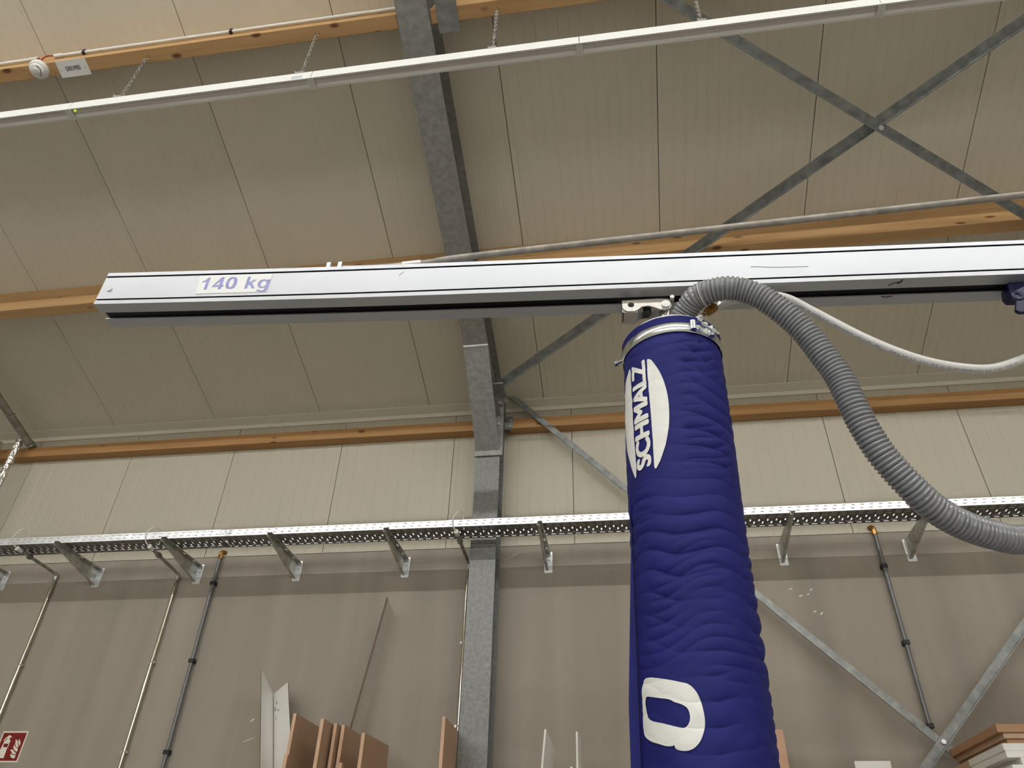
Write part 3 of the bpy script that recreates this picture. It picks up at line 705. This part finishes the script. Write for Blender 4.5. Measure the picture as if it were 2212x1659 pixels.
def flat(x0, yf, yb, z0, z1, m, label, name='fibreboard'):
    o = MB().box((x0, yf, z0), (2.33, min(yb, 5.02), z1)).build(name, m, None, bevel=.001); return tag(o, label, 'board', GS)
flat(1.800, 4.31, 5.14, 2.409, 2.447, 'mdf2', 'brown board at the top of the flat stack at lower right')
flat(1.825, 4.32, 5.10, 2.382, 2.408, 'mdf', 'second brown board of the flat stack at lower right')
flat(1.838, 4.33, 5.13, 2.357, 2.381, 'mdf2', 'third brown board of the flat stack, lying on white boards')
flat(1.797, 4.30, 4.78, 2.324, 2.3565, 'wboard', 'topmost white board of the flat stack at lower right', 'white_board')
flat(1.801, 4.30, 4.78, 2.293, 2.3235, 'wboard', 'second white board of the flat stack', 'white_board')
flat(1.86, 4.30, 4.78, 2.262, 2.2925, 'wboard', 'third white board of the flat stack, set back to the right', 'white_board')
flat(1.81, 4.30, 4.78, 2.231, 2.2615, 'wboard', 'fourth white board of the flat stack at the bottom edge', 'white_board')
flat(1.80, 4.30, 4.78, 2.201, 2.2305, 'wboard', 'fifth white board of the flat stack, just under the bottom edge', 'white_board')
flat(1.82, 4.30, 4.78, 2.171, 2.2005, 'wboard', 'sixth white board of the flat stack, lowest but one', 'white_board')
flat(1.80, 4.30, 4.78, 2.141, 2.1705, 'wboard', 'lowest white board of the flat stack', 'white_board')
flat(1.80, 4.80, 5.13, 2.318, 2.3565, 'mdf', 'brown board behind the white boards, upper of the rear pile')
flat(1.82, 4.80, 5.13, 2.275, 2.316, 'mdf2', 'brown board behind the white boards, middle of the rear pile')
flat(1.81, 4.80, 5.13, 2.141, 2.274, 'mdf', 'brown board behind the white boards, lowest of the rear pile')
upright(2.356, 2.356, 4.55, 5.02, 2.877, .02, 'mdf2', 'brown fibreboard standing at the right edge above the flat stack', GM)
upright(2.393, 2.393, 4.50, 5.02, 2.925, .02, 'mdf', 'dark brown fibreboard at the right edge, taller, behind the other', GM)

# ================================================================== CRANE RAIL
jc = thing('jib_crane', 'white aluminium crane rail with 140 kg label, tie rod and mast', 'crane', RF(2.75, 1.655, 0))
S0, S1 = -1.487, 3.0; ZB, ZT = 3.110, 3.2475; T0, T1 = 1.600, 1.712
def sag(s): return .0125*max(0, (-s-.45)/1.04)**1.6
g1, g2 = ZB+.0150, ZT-.0165
prof = [(T0, ZB), (T0, g1), (T0+.007, g1), (T0+.007, g1+.0070), (T0+.0004, g1+.0070), (T0+.0004, g2-.0070), (T0+.007, g2-.0070), (T0+.007, g2), (T0, g2), (T0, ZT-.002), (T0+.003, ZT),
        (T1-.003, ZT), (T1, ZT-.002), (T1, g2), (T1-.007, g2), (T1-.007, g2-.0070), (T1, g2-.0070), (T1, g1+.0070), (T1-.007, g1+.0070), (T1-.007, g1), (T1, g1), (T1, ZB),
        (T1-.041, ZB), (T1-.041, ZB+.004), (T1-.036, ZB+.008), (T1-.008, ZB+.008), (T1-.008, ZB+.060), (T0+.008, ZB+.060), (T0+.008, ZB+.008), (T0+.036, ZB+.008), (T0+.041, ZB+.004), (T0+.041, ZB)]
NS = 40; n = len(prof); V = []
for i in range(NS+1):
    s = S0+(S1-S0)*i/NS; V += [RF(s, t_, z_+sag(s)) for t_, z_ in prof]
F = [(i*n+k, i*n+(k+1) % n, (i+1)*n+(k+1) % n, (i+1)*n+k) for i in range(NS) for k in range(n)]+[tuple(range(n)), tuple(range(NS*n, NS*n+n))]
mb = MB(); mb.v = V; mb.f = F; rail = mb.build('rail_profile', 'alu', jc)
rail.data.materials.append(M['groove'])
for q in range(NS*n):
    if q % n in (1, 2, 3, 5, 6, 7): rail.data.polygons[q].material_index = 1  # aluminium groove walls coloured dark for the shade inside
for zz in (g1, g2-.0070):
    mb = MB()
    for i in range(NS):
        sa_, sb = S0+.001+(S1-S0-.002)*i/NS, S0+.001+(S1-S0-.002)*(i+1)/NS
        mb.add([RF(sa_, T0+.0062, zz+.0003+sag(sa_)), RF(sb, T0+.0062, zz+.0003+sag(sb)), RF(sb, T0+.0062, zz+.0067+sag(sb)), RF(sa_, T0+.0062, zz+.0067+sag(sa_))], [(0, 1, 2, 3)])
    mb.build('groove_shade', 'groove', rail)  # dark strip painted in as groove shade
mb = MB().box((S0+.006, T0+.0105, ZB+.011), (S1-.01, T1-.0105, ZB+.055), lambda s, t_, z_: RF(s, t_, z_+sag(s))); mb.build('slot_shade', 'groove', rail)  # added black block in the hollow slot, stands for its shade
MB().cyl(RF(-1.457, T0-.0025, 3.174+sag(-1.457)*.9), RF(-1.457, T0+.001, 3.174+sag(-1.457)*.9), .0085, 20).build('rivet', 'alu', jc, True)
for pts in ([(.930, 1.629), (.945, 1.617), (.957, 1.622), (.962, 1.605)], [(.95, 1.617), (.965, 1.614)], [(.925, 1.675), (.94, 1.679), (.955, 1.675)]):
    MB().tube([RF(a, t_, ZB-.0003) for a, t_ in pts], .0017, 6).build('scuff_mark', 'text', jc)
# 140 kg sticker: right end lifts off and shows the rail through
st = plate_mb([[(-1.170, 3.2255), (-.928, 3.222), (-.930, 3.146), (-1.163, 3.146)]], lambda x, y, d: RF(x, T0-d-.0001, y+sag(x)*.55), .0006).build('sticker', 'sticker', jc)
GLYPH = [
[[(-1.1305, 3.2189), (-1.13, 3.1658), (-1.14, 3.1657), (-1.1403, 3.2008), (-1.153, 3.1964), (-1.1529, 3.2028), (-1.144, 3.2074), (-1.1373, 3.2186)]] ,
[[(-1.0839, 3.2179), (-1.0837, 3.1833), (-1.0788, 3.1835), (-1.0783, 3.1761), (-1.0838, 3.1764), (-1.0839, 3.1655), (-1.0939, 3.1656), (-1.094, 3.1763), (-1.1162, 3.1754), (-1.1157, 3.1809), (-1.0937, 3.2176)], [(-1.0937, 3.1998), (-1.0933, 3.1844), (-1.1063, 3.1835)]] ,
[[(-1.0536, 3.218), (-1.0444, 3.2145), (-1.0393, 3.2051), (-1.0369, 3.188), (-1.0388, 3.1722), (-1.0466, 3.1647), (-1.0578, 3.1646), (-1.0671, 3.1686), (-1.0717, 3.1778), (-1.0732, 3.1918), (-1.0711, 3.2067), (-1.0646, 3.2165)], [(-1.0552, 3.2096), (-1.0512, 3.2073), (-1.0483, 3.1945), (-1.0487, 3.1816), (-1.0533, 3.1733), (-1.0583, 3.1735), (-1.0616, 3.1793), (-1.063, 3.1913), (-1.0617, 3.2039)]] ,
[[(-0.9977, 3.2161), (-0.9971, 3.191), (-0.984, 3.2019), (-0.9738, 3.2018), (-0.9876, 3.1885), (-0.9735, 3.164), (-0.9837, 3.1636), (-0.9939, 3.1809), (-0.9982, 3.1771), (-0.9986, 3.1637), (-1.0076, 3.1637), (-1.0071, 3.2162)]] ,
[[(-0.9298, 3.2006), (-0.9311, 3.1571), (-0.9352, 3.1494), (-0.9444, 3.1475), (-0.9565, 3.1489), (-0.9648, 3.1528), (-0.9665, 3.1584), (-0.957, 3.1573), (-0.9517, 3.1538), (-0.9444, 3.1542), (-0.9412, 3.1595), (-0.9414, 3.1664), (-0.9467, 3.1637), (-0.9557, 3.1641), (-0.9636, 3.1695), (-0.9679, 3.1796), (-0.9678, 3.1905), (-0.9624, 3.1992), (-0.9526, 3.2021), (-0.9432, 3.2002), (-0.9393, 3.196), (-0.9388, 3.2004)], [(-0.9456, 3.1944), (-0.9402, 3.1871), (-0.9407, 3.1762), (-0.9466, 3.1696), (-0.9527, 3.1703), (-0.9572, 3.1771), (-0.9578, 3.186), (-0.9537, 3.1938)]] ,
]
for outl in GLYPH:
    v, f = curve2d(outl); mb = MB(); mb.add([RF(p.x, T0-.0010, p.y) for p in v], f); mb.build('letter', 'lilac', st)
# thin scratches on the rail face
for pts in ([(.545, 3.178), (.62, 3.172), (.71, 3.170)], [(-.52, 3.197), (-.512, 3.207), (-.505, 3.214)]):
    MB().tube([RF(a, T0-.0001, b) for a, b in pts], .0007, 5).build('scratch', 'ink', jc)
# tie rod and its clamp on top of the rail
rodp = catmull([RF(-.735, 1.655, 3.291), RF(-.60, 1.655, 3.291), RF(-.46, 1.655, 3.302), RF(-.30, 1.655, 3.327), RF(.38, 1.655, 3.397), RF(1.46, 1.655, 3.506), RF(2.75, 1.655, 3.637)], 8)
MB().tube(rodp, .0115, 14).build('tie_rod', 'rod', jc, True)
MB().cyl(RF(-.53, 1.655, 3.2965), RF(-.47, 1.655, 3.3022), .0135, 14).build('rod_sleeve', 'steel', jc, True)
cl = MB(); cl.box((-.80, 1.63, ZT), (-.70, 1.685, ZT+.02), RF)
cl.prism([RF(-.86, 1.64, ZT), RF(-.775, 1.64, ZT+.032), RF(-.775, 1.64, ZT)], RN*.03)
for s in (-.772, -.735): cl.box((s, 1.625, ZT), (s+.012, 1.69, ZT+.046), RF)
cl.build('rod_clamp', 'zinc', jc)
ms = MB().cyl(RF(2.75, 1.655, 0), RF(2.75, 1.655, 3.9), .09, 24); ms.box((2.5, 1.4, 0), (3.0, 1.9, .02), RF)
ms.box((2.62, 1.6, ZB-.12), (2.9, 1.71, ZB), RF)
ms.build('mast', 'galv', jc)
root_at(jc, jc.location)

# ================================================================== VACUUM TUBE LIFTER
AX = 1.66; R0 = .137; ZTOP = 2.928; ZLOW = 1.05
def axis_s(z): return .29-.0313*(2.91-z)
def sleeve_r(ph, z):
    cx, sx = math.cos(ph), math.sin(ph)
    amp = max(.10, min(1.2, .55+1.5*noise.noise((cx*1.2+3, sx*1.2, z*5.0))))
    wob = .9*noise.noise((cx*.8, sx*.8, z*1.8+5))+.25*noise.noise((cx*1.6+9, sx*1.6, z*4))
    p = z/.047+wob*1.4+.8*cx
    c = abs(math.sin(math.pi*p))
    amp2 = max(0, .35+1.8*noise.noise((cx*1.7-8, sx*1.7, z*7+3)))
    p2 = z/.029+1.8*noise.noise((cx*.9+20, sx*.9, z*2.2))-1.1*cx-.5*sx; c2 = abs(math.sin(math.pi*p2))
    deg = (-100-math.degrees(ph)+180) % 360-180
    def win(v, a, b, e): return max(0., min(1., (v-a)/e, (b-v)/e))
    prn = 1.0-.68*win(deg, -14, 84, 9)*max(win(z, 2.43, 2.85, .025), win(z, 1.825, 2.035, .025))
    r = R0+prn*(amp*.0072*(c**.5-.78)+amp2*.0036*(c2**.55-.75))+.004*noise.noise((cx*1.2, sx*1.2+7, z*3.3))+.0009*noise.noise((cx*5, sx*5, z*45))
    if z > 2.84:                      # drawn in by the hose clamp, flared at the rim
        k = min(1, (z-2.84)/.03); q = R0-.003+.004*max(0, (z-2.905)/.02)+.0012*noise.noise((cx*6, sx*6, z*10)); r = r*(1-k)+q*k
    return r
def sp(ph, z, off=0.):
    r = sleeve_r(ph, z)+off; return RF(axis_s(z)+r*math.cos(ph), AX+r*math.sin(ph), z)
def dph(deg): return math.radians(-100-deg)
vl = thing('vacuum_lifter', 'navy blue fabric suction tube with white logo hanging from the crane rail', 'lifting tube', RF(.29, AX, 3.0))
NT, NZ = 260, 900; V = []; F = []
for j in range(NZ+1):
    z = ZLOW+(ZTOP-ZLOW)*j/NZ
    V += [sp(2*math.pi*i/NT, z) for i in range(NT)]
for j in range(NZ):
    for i in range(NT): F.append((j*NT+i, j*NT+(i+1) % NT, (j+1)*NT+(i+1) % NT, (j+1)*NT+i))
# rolled rim at the top
k0 = NZ*NT
for q, (dr, dz) in enumerate(((-.006, .004), (-.016, .003), (-.03, -.002))):
    b = len(V); V += [sp(2*math.pi*i/NT, ZTOP, dr)+Vector((0, 0, dz)) for i in range(NT)]
    a = k0 if q == 0 else b-NT
    for i in range(NT): F.append((a+i, a+(i+1) % NT, b+(i+1) % NT, b+i))
F.append(tuple(range(NT))[::-1])
sl = obj('fabric_sleeve', V, F, 'navy', vl, True)
# white prints
OUT = [(49.5,2.0024),(54.9,1.9958),(57.6,1.9754),(57.1,1.9446),(57.7,1.915),(55.0,1.8964),(47.2,1.8835),(37.9,1.8756),(30.8,1.8699),(25.0,1.8684),(23.6,1.87),(21.7,1.862),(14.5,1.8582),(8.1,1.8621),(2.7,1.8739),(-.8,1.8929),(-2,1.9082),(-1.5,1.9265),(0,1.9453),(3.1,1.963),(8.4,1.9763),(15.5,1.9823),(26.1,1.9899),(38.2,1.9978),(44.5,2.0014)]
INN = [(47.9,1.9661),(51.7,1.9618),(51.1,1.9434),(48.8,1.9275),(42.9,1.9179),(31.8,1.9099),(17.7,1.8991),(13.1,1.8992),(9.9,1.9079),(9.1,1.9191),(10.6,1.9321),(14.9,1.9401),(20.9,1.9459),(25.8,1.9524),(35.1,1.9578)]
LR = [(24.6,2.7987),(25.8,2.7923),(26.3,2.7576),(26.1,2.7033),(25.7,2.6381),(25.4,2.5756),(25.4,2.5159),(25.4,2.4834),(24.8,2.4714),(22.9,2.47),(17.8,2.4914),(12.4,2.5251),(8.2,2.5679),(6,2.6133),(5.9,2.6611),(8.2,2.7066),(12.6,2.7471),(19.4,2.7859),(23.0,2.7971)]
LL = [(51.0,2.8023),(56.4,2.7985),(61.4,2.7852),(67,2.758),(70.6,2.7228),(71.8,2.6844),(70.8,2.646),(69.1,2.603),(66.2,2.5639),(59.5,2.516),(53.3,2.4777),(50.8,2.4715),(49.3,2.4928),(49.6,2.5293),(50,2.5789),(50,2.6292),(50,2.6811),(50.3,2.736),(50.2,2.788)]
def spline(pts, n=4): 
    q = [Vector((a, b*100, 0)) for a, b in pts]; q = q[-2:]+q+q[:2]; c = catmull(q, n); return [(p.x, p.y/100) for p in c[2*n:-2*n-1]]
def decal(v, f, name, m='print', off=.0022):
    v, f = slice2d([Vector((math.radians(p.x)*R0, p.y, 0)) for p in v], f, .004, .004)
    mb = MB(); mb.add([sp(dph(math.degrees(p.x/R0)), p.y, off) for p in v], f); o = mb.build(name, m, sl, False)
    o.data.polygons.foreach_set('use_smooth', [True]*len(o.data.polygons)); return o
for outl, nm in (([spline(LR)], 'logo_shield_half'), ([spline(LL)], 'logo_shield_half'), ([spline(OUT), spline(INN)], 'printed_letter')):
    v, f = curve2d(outl); decal(v, f, nm)
v, f = text2d('SCHMALZ'); v = fit(v, 2.486, 2.799, 29.2, 47.4)
for lv, lf in islands(v, f):
    lt = None
    for q, (dx, dy) in enumerate(((0, 0), (.0040, 0), (-.0040, 0), (.0020, .9), (-.0020, .9), (.0020, -.9), (-.0020, -.9))):
        o_ = decal([Vector((p.y+dy, p.x+dx, 0)) for p in lv], lf, 'logo_letter', 'print', .0022+q*.00004)
        if lt is None: lt = o_
        else:
            bm = bmesh.new(); bm.from_mesh(lt.data); bm.from_mesh(o_.data); bm.to_mesh(lt.data); bm.free(); bpy.data.objects.remove(o_)
    lt.data.polygons.foreach_set('use_smooth', [True]*len(lt.data.polygons))
# flat closing flap along the left side
fp = MB(); zs = [2.46-.012*i for i in range(118)]; V = []; 
for z in zs:
    k = min(1, (2.46-z)/.5); c0 = RF(axis_s(z), AX, z); a1, a2 = dph(66), dph(88)
    e1 = RU*math.cos(a1)+RN*math.sin(a1); tl = (-RU*.97-RN*.15).normalized()
    p1 = c0+e1*(R0+.003); p2 = c0+e1*(R0-.006)+tl*(.003+.026*k)+Vector((0, 0, 0)); 
    b1 = p1+Vector((0, 0, 0))+RN*.006; b2 = p2+RN*.008
    V += [p1, p2, b2, b1]
for i in range(len(zs)-1):
    for k in range(4): fp.f.append((i*4+k, i*4+(k+1) % 4, i*4+4+(k+1) % 4, i*4+4+k))
fp.f += [(0, 1, 2, 3), tuple(range(len(V)-4, len(V)))]; fp.v = V
fp.build('closing_flap', 'navy', sl, True, 0, 60)
# hose clamp
hc_ = MB(); V = []; n = 96
za, zb = 2.8725, 2.9035
for i in range(n):
    a = 2*math.pi*i/n
    for rr, zz in ((R0+.0005, za), (R0+.0035, za+.002), (R0+.0035, zb-.002), (R0+.0005, zb)):
        V.append(RF(axis_s(2.89)+rr*math.cos(a), AX+rr*math.sin(a), zz))
hc_.v = V; hc_.f = [(i*4+k, i*4+k+1, ((i+1) % n)*4+k+1, ((i+1) % n)*4+k) for i in range(n) for k in range(3)]
clamp = hc_.build('hose_clamp', 'clampz', vl, True, 0, 60)
def cp(deg, r_, z): a = dph(deg); return RF(axis_s(2.89)+(R0+r_)*math.cos(a), AX+(R0+r_)*math.sin(a), z)
cb = MB()
cb.cyl(cp(-27, .010, 2.874), cp(-27, .010, 2.903), .0085, 12); cb.cyl(cp(-50, .010, 2.872), cp(-50, .010, 2.903), .0085, 12)
cb.cyl(cp(-33, .020, 2.897), cp(-55, .022, 2.880), .0042, 8); cb.cyl(cp(-30.5, .022, 2.900), cp(-34, .022, 2.897), .0085, 6)
cb.cyl(cp(-36, .018, 2.894), cp(-40, .018, 2.891), .0095, 8); cb.cyl(cp(-49, .020, 2.890), cp(-51, .020, 2.884), .0085, 6)
cb.box((-.0, 0, 0), (1, 1, 1), lambda a, b, c: cp(-27-a*23, .004+b*.003, 2.874+c*.026))
cb.build('clamp_bolt', 'clampz', clamp, True, 0, 50)
cb = MB(); cb.cyl(cp(76, .006, 2.876), cp(74, .022, 2.862), .0045, 8); cb.cyl(cp(74, .020, 2.864), cp(73, .030, 2.858), .008, 6); cb.build('clamp_bolt', 'clampz', clamp, True, 0, 50)
# head plate and swivel hanger
mb = MB().cyl(RF(.289, AX, 2.905), RF(.289, AX, 2.945), R0-.014, 48); mb.cyl(RF(.285, AX, 2.945), RF(.285, AX, 2.985), .055, 32, .045); mb.build('head_plate', 'white', vl, True)
HG = [(.160,3.086),(.160,3.058),(.165,3.049),(.176,3.043),(.196,3.043),(.207,3.050),(.218,3.060),(.234,3.063),(.252,3.057),(.268,3.048),(.284,3.045),(.298,3.049),(.304,3.060),(.302,3.078),(.296,3.088),(.270,3.090)]
for t_, nm in ((1.628, 'hanger_plate'), (1.684, 'hanger_plate')):
    plate_mb([HG, circ(.186, 3.068, .0095)], lambda x, y, d, t_=t_: RF(x, t_+d, y), .006).build(nm, 'steel', vl, bevel=.0012)
mb = MB().box((.160, 1.634, 3.044), (.205, 1.684, 3.050), RF); mb.box((.160, 1.634, 3.044), (.166, 1.684, 3.086), RF); mb.build('hanger_bridge', 'steel', vl, bevel=.002)
MB().cyl(RF(.287, 1.622, 3.064), RF(.287, 1.696, 3.064), .0125, 24).build('pivot_pin', 'clampz', vl, True, 0, 50)
MB().cyl(RF(.306, 1.614, 3.083), RF(.306, 1.63, 3.083), .007, 6).build('hex_bolt', 'clampz', vl, True, 0, 50)
MB().cyl(RF(.186, 1.634, 3.068), RF(.186, 1.684, 3.068), .008, 16).build('bush', 'groove', vl, True)
mb = MB().cyl(RF(.235, 1.656, 3.055), RF(.235, 1.656, 3.135), .012, 12); mb.box((.15, 1.63, 3.120), (.32, 1.682, 3.150), RF); mb.build('rail_slider', 'groove', vl, True)
mb = MB().cyl(RF(.287, 1.656, 2.98), RF(.287, 1.656, 3.06), .018, 16); mb.build('hanger_neck', 'steel', vl, True)
root_at(vl, vl.location)

# ------------------------------------------------------------------ grey spiral hose
hp = [RF(.312, 1.660, 2.950), RF(.317, 1.655, 2.990), RF(.330, 1.637, 3.020), RF(.350, 1.610, 3.040), RF(.376, 1.578, 3.050), RF(.434, 1.550, 3.046), RF(.485, 1.545, 3.034), RF(.530, 1.545, 3.007), RF(.578, 1.550, 2.961), RF(.630, 1.560, 2.893), RF(.670, 1.570, 2.805), RF(.693, 1.575, 2.745), RF(.707, 1.580, 2.672), RF(.724, 1.590, 2.601), RF(.755, 1.605, 2.526), RF(.805, 1.625, 2.454), RF(.856, 1.650, 2.407), RF(.923, 1.680, 2.379), RF(1.000, 1.710, 2.366), RF(1.085, 1.745, 2.370),
      RF(1.25, 1.79, 2.42), RF(1.45, 1.82, 2.55), RF(1.7, 1.84, 2.75), RF(2.1, 1.83, 2.95), RF(2.64, 1.74, 3.0)]
HS, PITCH = .0012, .0112
path = resample(catmull(hp, 24), HS)
def hose_r(i):
    ph = (i*HS/PITCH) % 1.0
    return .0298+.0060*(math.sin(math.pi*ph))**.75
sh = thing('suction_hose', 'ribbed grey vacuum hose arching from the blue tube down to the right', 'hose', hp[0])
MB().tube(path, hose_r, 28).build('corrugated_hose', 'hose', sh, True, 0, 80)
MB().cyl(RF(.312, 1.660, 2.935), RF(.316, 1.656, 2.980), .040, 28).build('cuff', 'white', sh, True)
ix = min(range(len(path)), key=lambda i: (path[i]-RF(.385, 1.573, 3.050)).length); d = (path[ix+3]-path[ix-3]).normalized(); x_ = d.orthogonal().normalized(); y_ = d.cross(x_)
MB().torus(path[ix], x_, y_, .0365, .0019, 40, 6).build('cable_tie', 'white', sh, True)
root_at(sh, sh.location)

# ------------------------------------------------------------------ white air hose with brass coupling
wp = [RF(.370, 1.585, 2.978), RF(.396, 1.602, 3.006), RF(.436, 1.615, 3.047), RF(.531, 1.625, 3.080), RF(.625, 1.630, 3.080), RF(.709, 1.645, 3.030), RF(.810, 1.655, 2.952), RF(.899, 1.665, 2.898), RF(.990, 1.675, 2.861), RF(1.090, 1.690, 2.848), RF(1.176, 1.710, 2.862), RF(1.277, 1.730, 2.906), RF(1.45, 1.78, 3.0), RF(1.8, 1.79, 3.02), RF(2.3, 1.78, 3.0), RF(2.66, 1.72, 3.05)]
wpath = catmull(wp, 12)
ah = thing('air_hose', 'white braided air hose sagging right behind the grey hose', 'hose', wp[2])
st_ = next(i for i, p in enumerate(wpath) if (p-wp[2]).length < 1e-5)
MB().tube(wpath[st_:], .0128, 16).build('braided_hose', 'whose', ah, True, 0, 80)
bc = MB(); a, b = wp[1], wp[2]; d = (b-a).normalized()
bc.cyl(a-d*.004, a+d*.034, .0118, 8); bc.cyl(a+d*.004, a+d*.009, .0130, 12); bc.cyl(a+d*.018, a+d*.023, .0130, 12); bc.build('brass_coupling', 'brass', ah, True, 0, 40)
bc = MB(); bc.cyl(a-d*.032, a-d*.004, .0055, 10); bc.cyl(a-d*.028, a-d*.021, .0080, 6); bc.cyl(a-d*.013, a-d*.007, .0078, 6); bc.build('coupling_nipple', 'chrome', ah, True, 0, 40)
MB().cyl(a+d*.034, a+d*.056, .0138, 12).build('hose_ferrule', 'steel', ah, True)
MB().tube(catmull([RF(.345, 1.58, 2.940), RF(.352, 1.58, 2.955), RF(.362, 1.582, 2.968), a-d*.030], 6), .0055, 10).build('connection_tube', 'whose', ah, True)
# printed line of small marks on the hose
toC = lambda p: (Vector((0, 0, 1.6))-p).normalized()
mk = MB(); cum = 0
for i in range(st_+30, st_+104):
    p, q = wpath[i], wpath[i+1]; d = (q-p).normalized(); c = toC(p); side = d.cross(c).normalized(); c2 = side.cross(d).normalized()
    if c2.dot(c) < 0: c2 = -c2
    nn = (c2*.93+side*(-.35 if side.z > 0 else .35)).normalized(); e = d.cross(nn).normalized()
    L = (q-p).length
    for k in range(2):
        if random.random() < .62:
            b = p+d*(L*k/2)+nn*.0130; hgt = random.uniform(.0018, .0032)
            mk.add([b-e*hgt, b+d*(L*.28)-e*hgt, b+d*(L*.28)+e*hgt, b+e*hgt], [(0, 1, 2, 3)])
mk.build('printed_marks', 'ink', ah)['kind'] = 'stuff'
root_at(ah, ah.location)

# ------------------------------------------------------------------ blue trolley on the rail
bt = thing('rail_trolley', 'dark blue trolley with chain links under the rail at the right edge', 'trolley', RF(1.27, 1.65, 3.1))
mb = MB(); mb.prism([RF(1.262, 1.632, 3.109), RF(1.270, 1.632, 3.109), RF(1.42, 1.632, 3.109), RF(1.42, 1.632, 3.06), RF(1.26, 1.632, 3.06), RF(1.254, 1.632, 3.075)], RN*.046); mb.build('carriage', 'blue', bt, bevel=.003)
plate_mb([[(1.245, 3.055), (1.300, 3.085), (1.42, 3.085), (1.42, 3.00), (1.294, 3.000), (1.282, 2.982), (1.242, 2.982), (1.234, 2.990), (1.252, 3.035)]], lambda x, y, d: RF(x, 1.615+d, y), .012).build('hook_plate', 'blue', bt, bevel=.002)
MB().torus(RF(1.256, 1.616, 3.040), RU, Vector((0, 0, 1)), .012, .005, 20, 8).build('eye', 'blue', bt, True)
lk = MB()
for k, (z, h) in enumerate(((3.012, 0), (2.985, 1), (2.958, 0))):
    ax = RU if h else RN
    lk.tube([RF(1.312, 1.606, z)+ax*(.009*math.cos(t))+Vector((0, 0, .019*math.sin(t))) for t in [2*math.pi*j/16 for j in range(16)]], .0036, 8, True)
lk.build('chain_links', 'clampz', bt, True)
root_at(bt, bt.location)
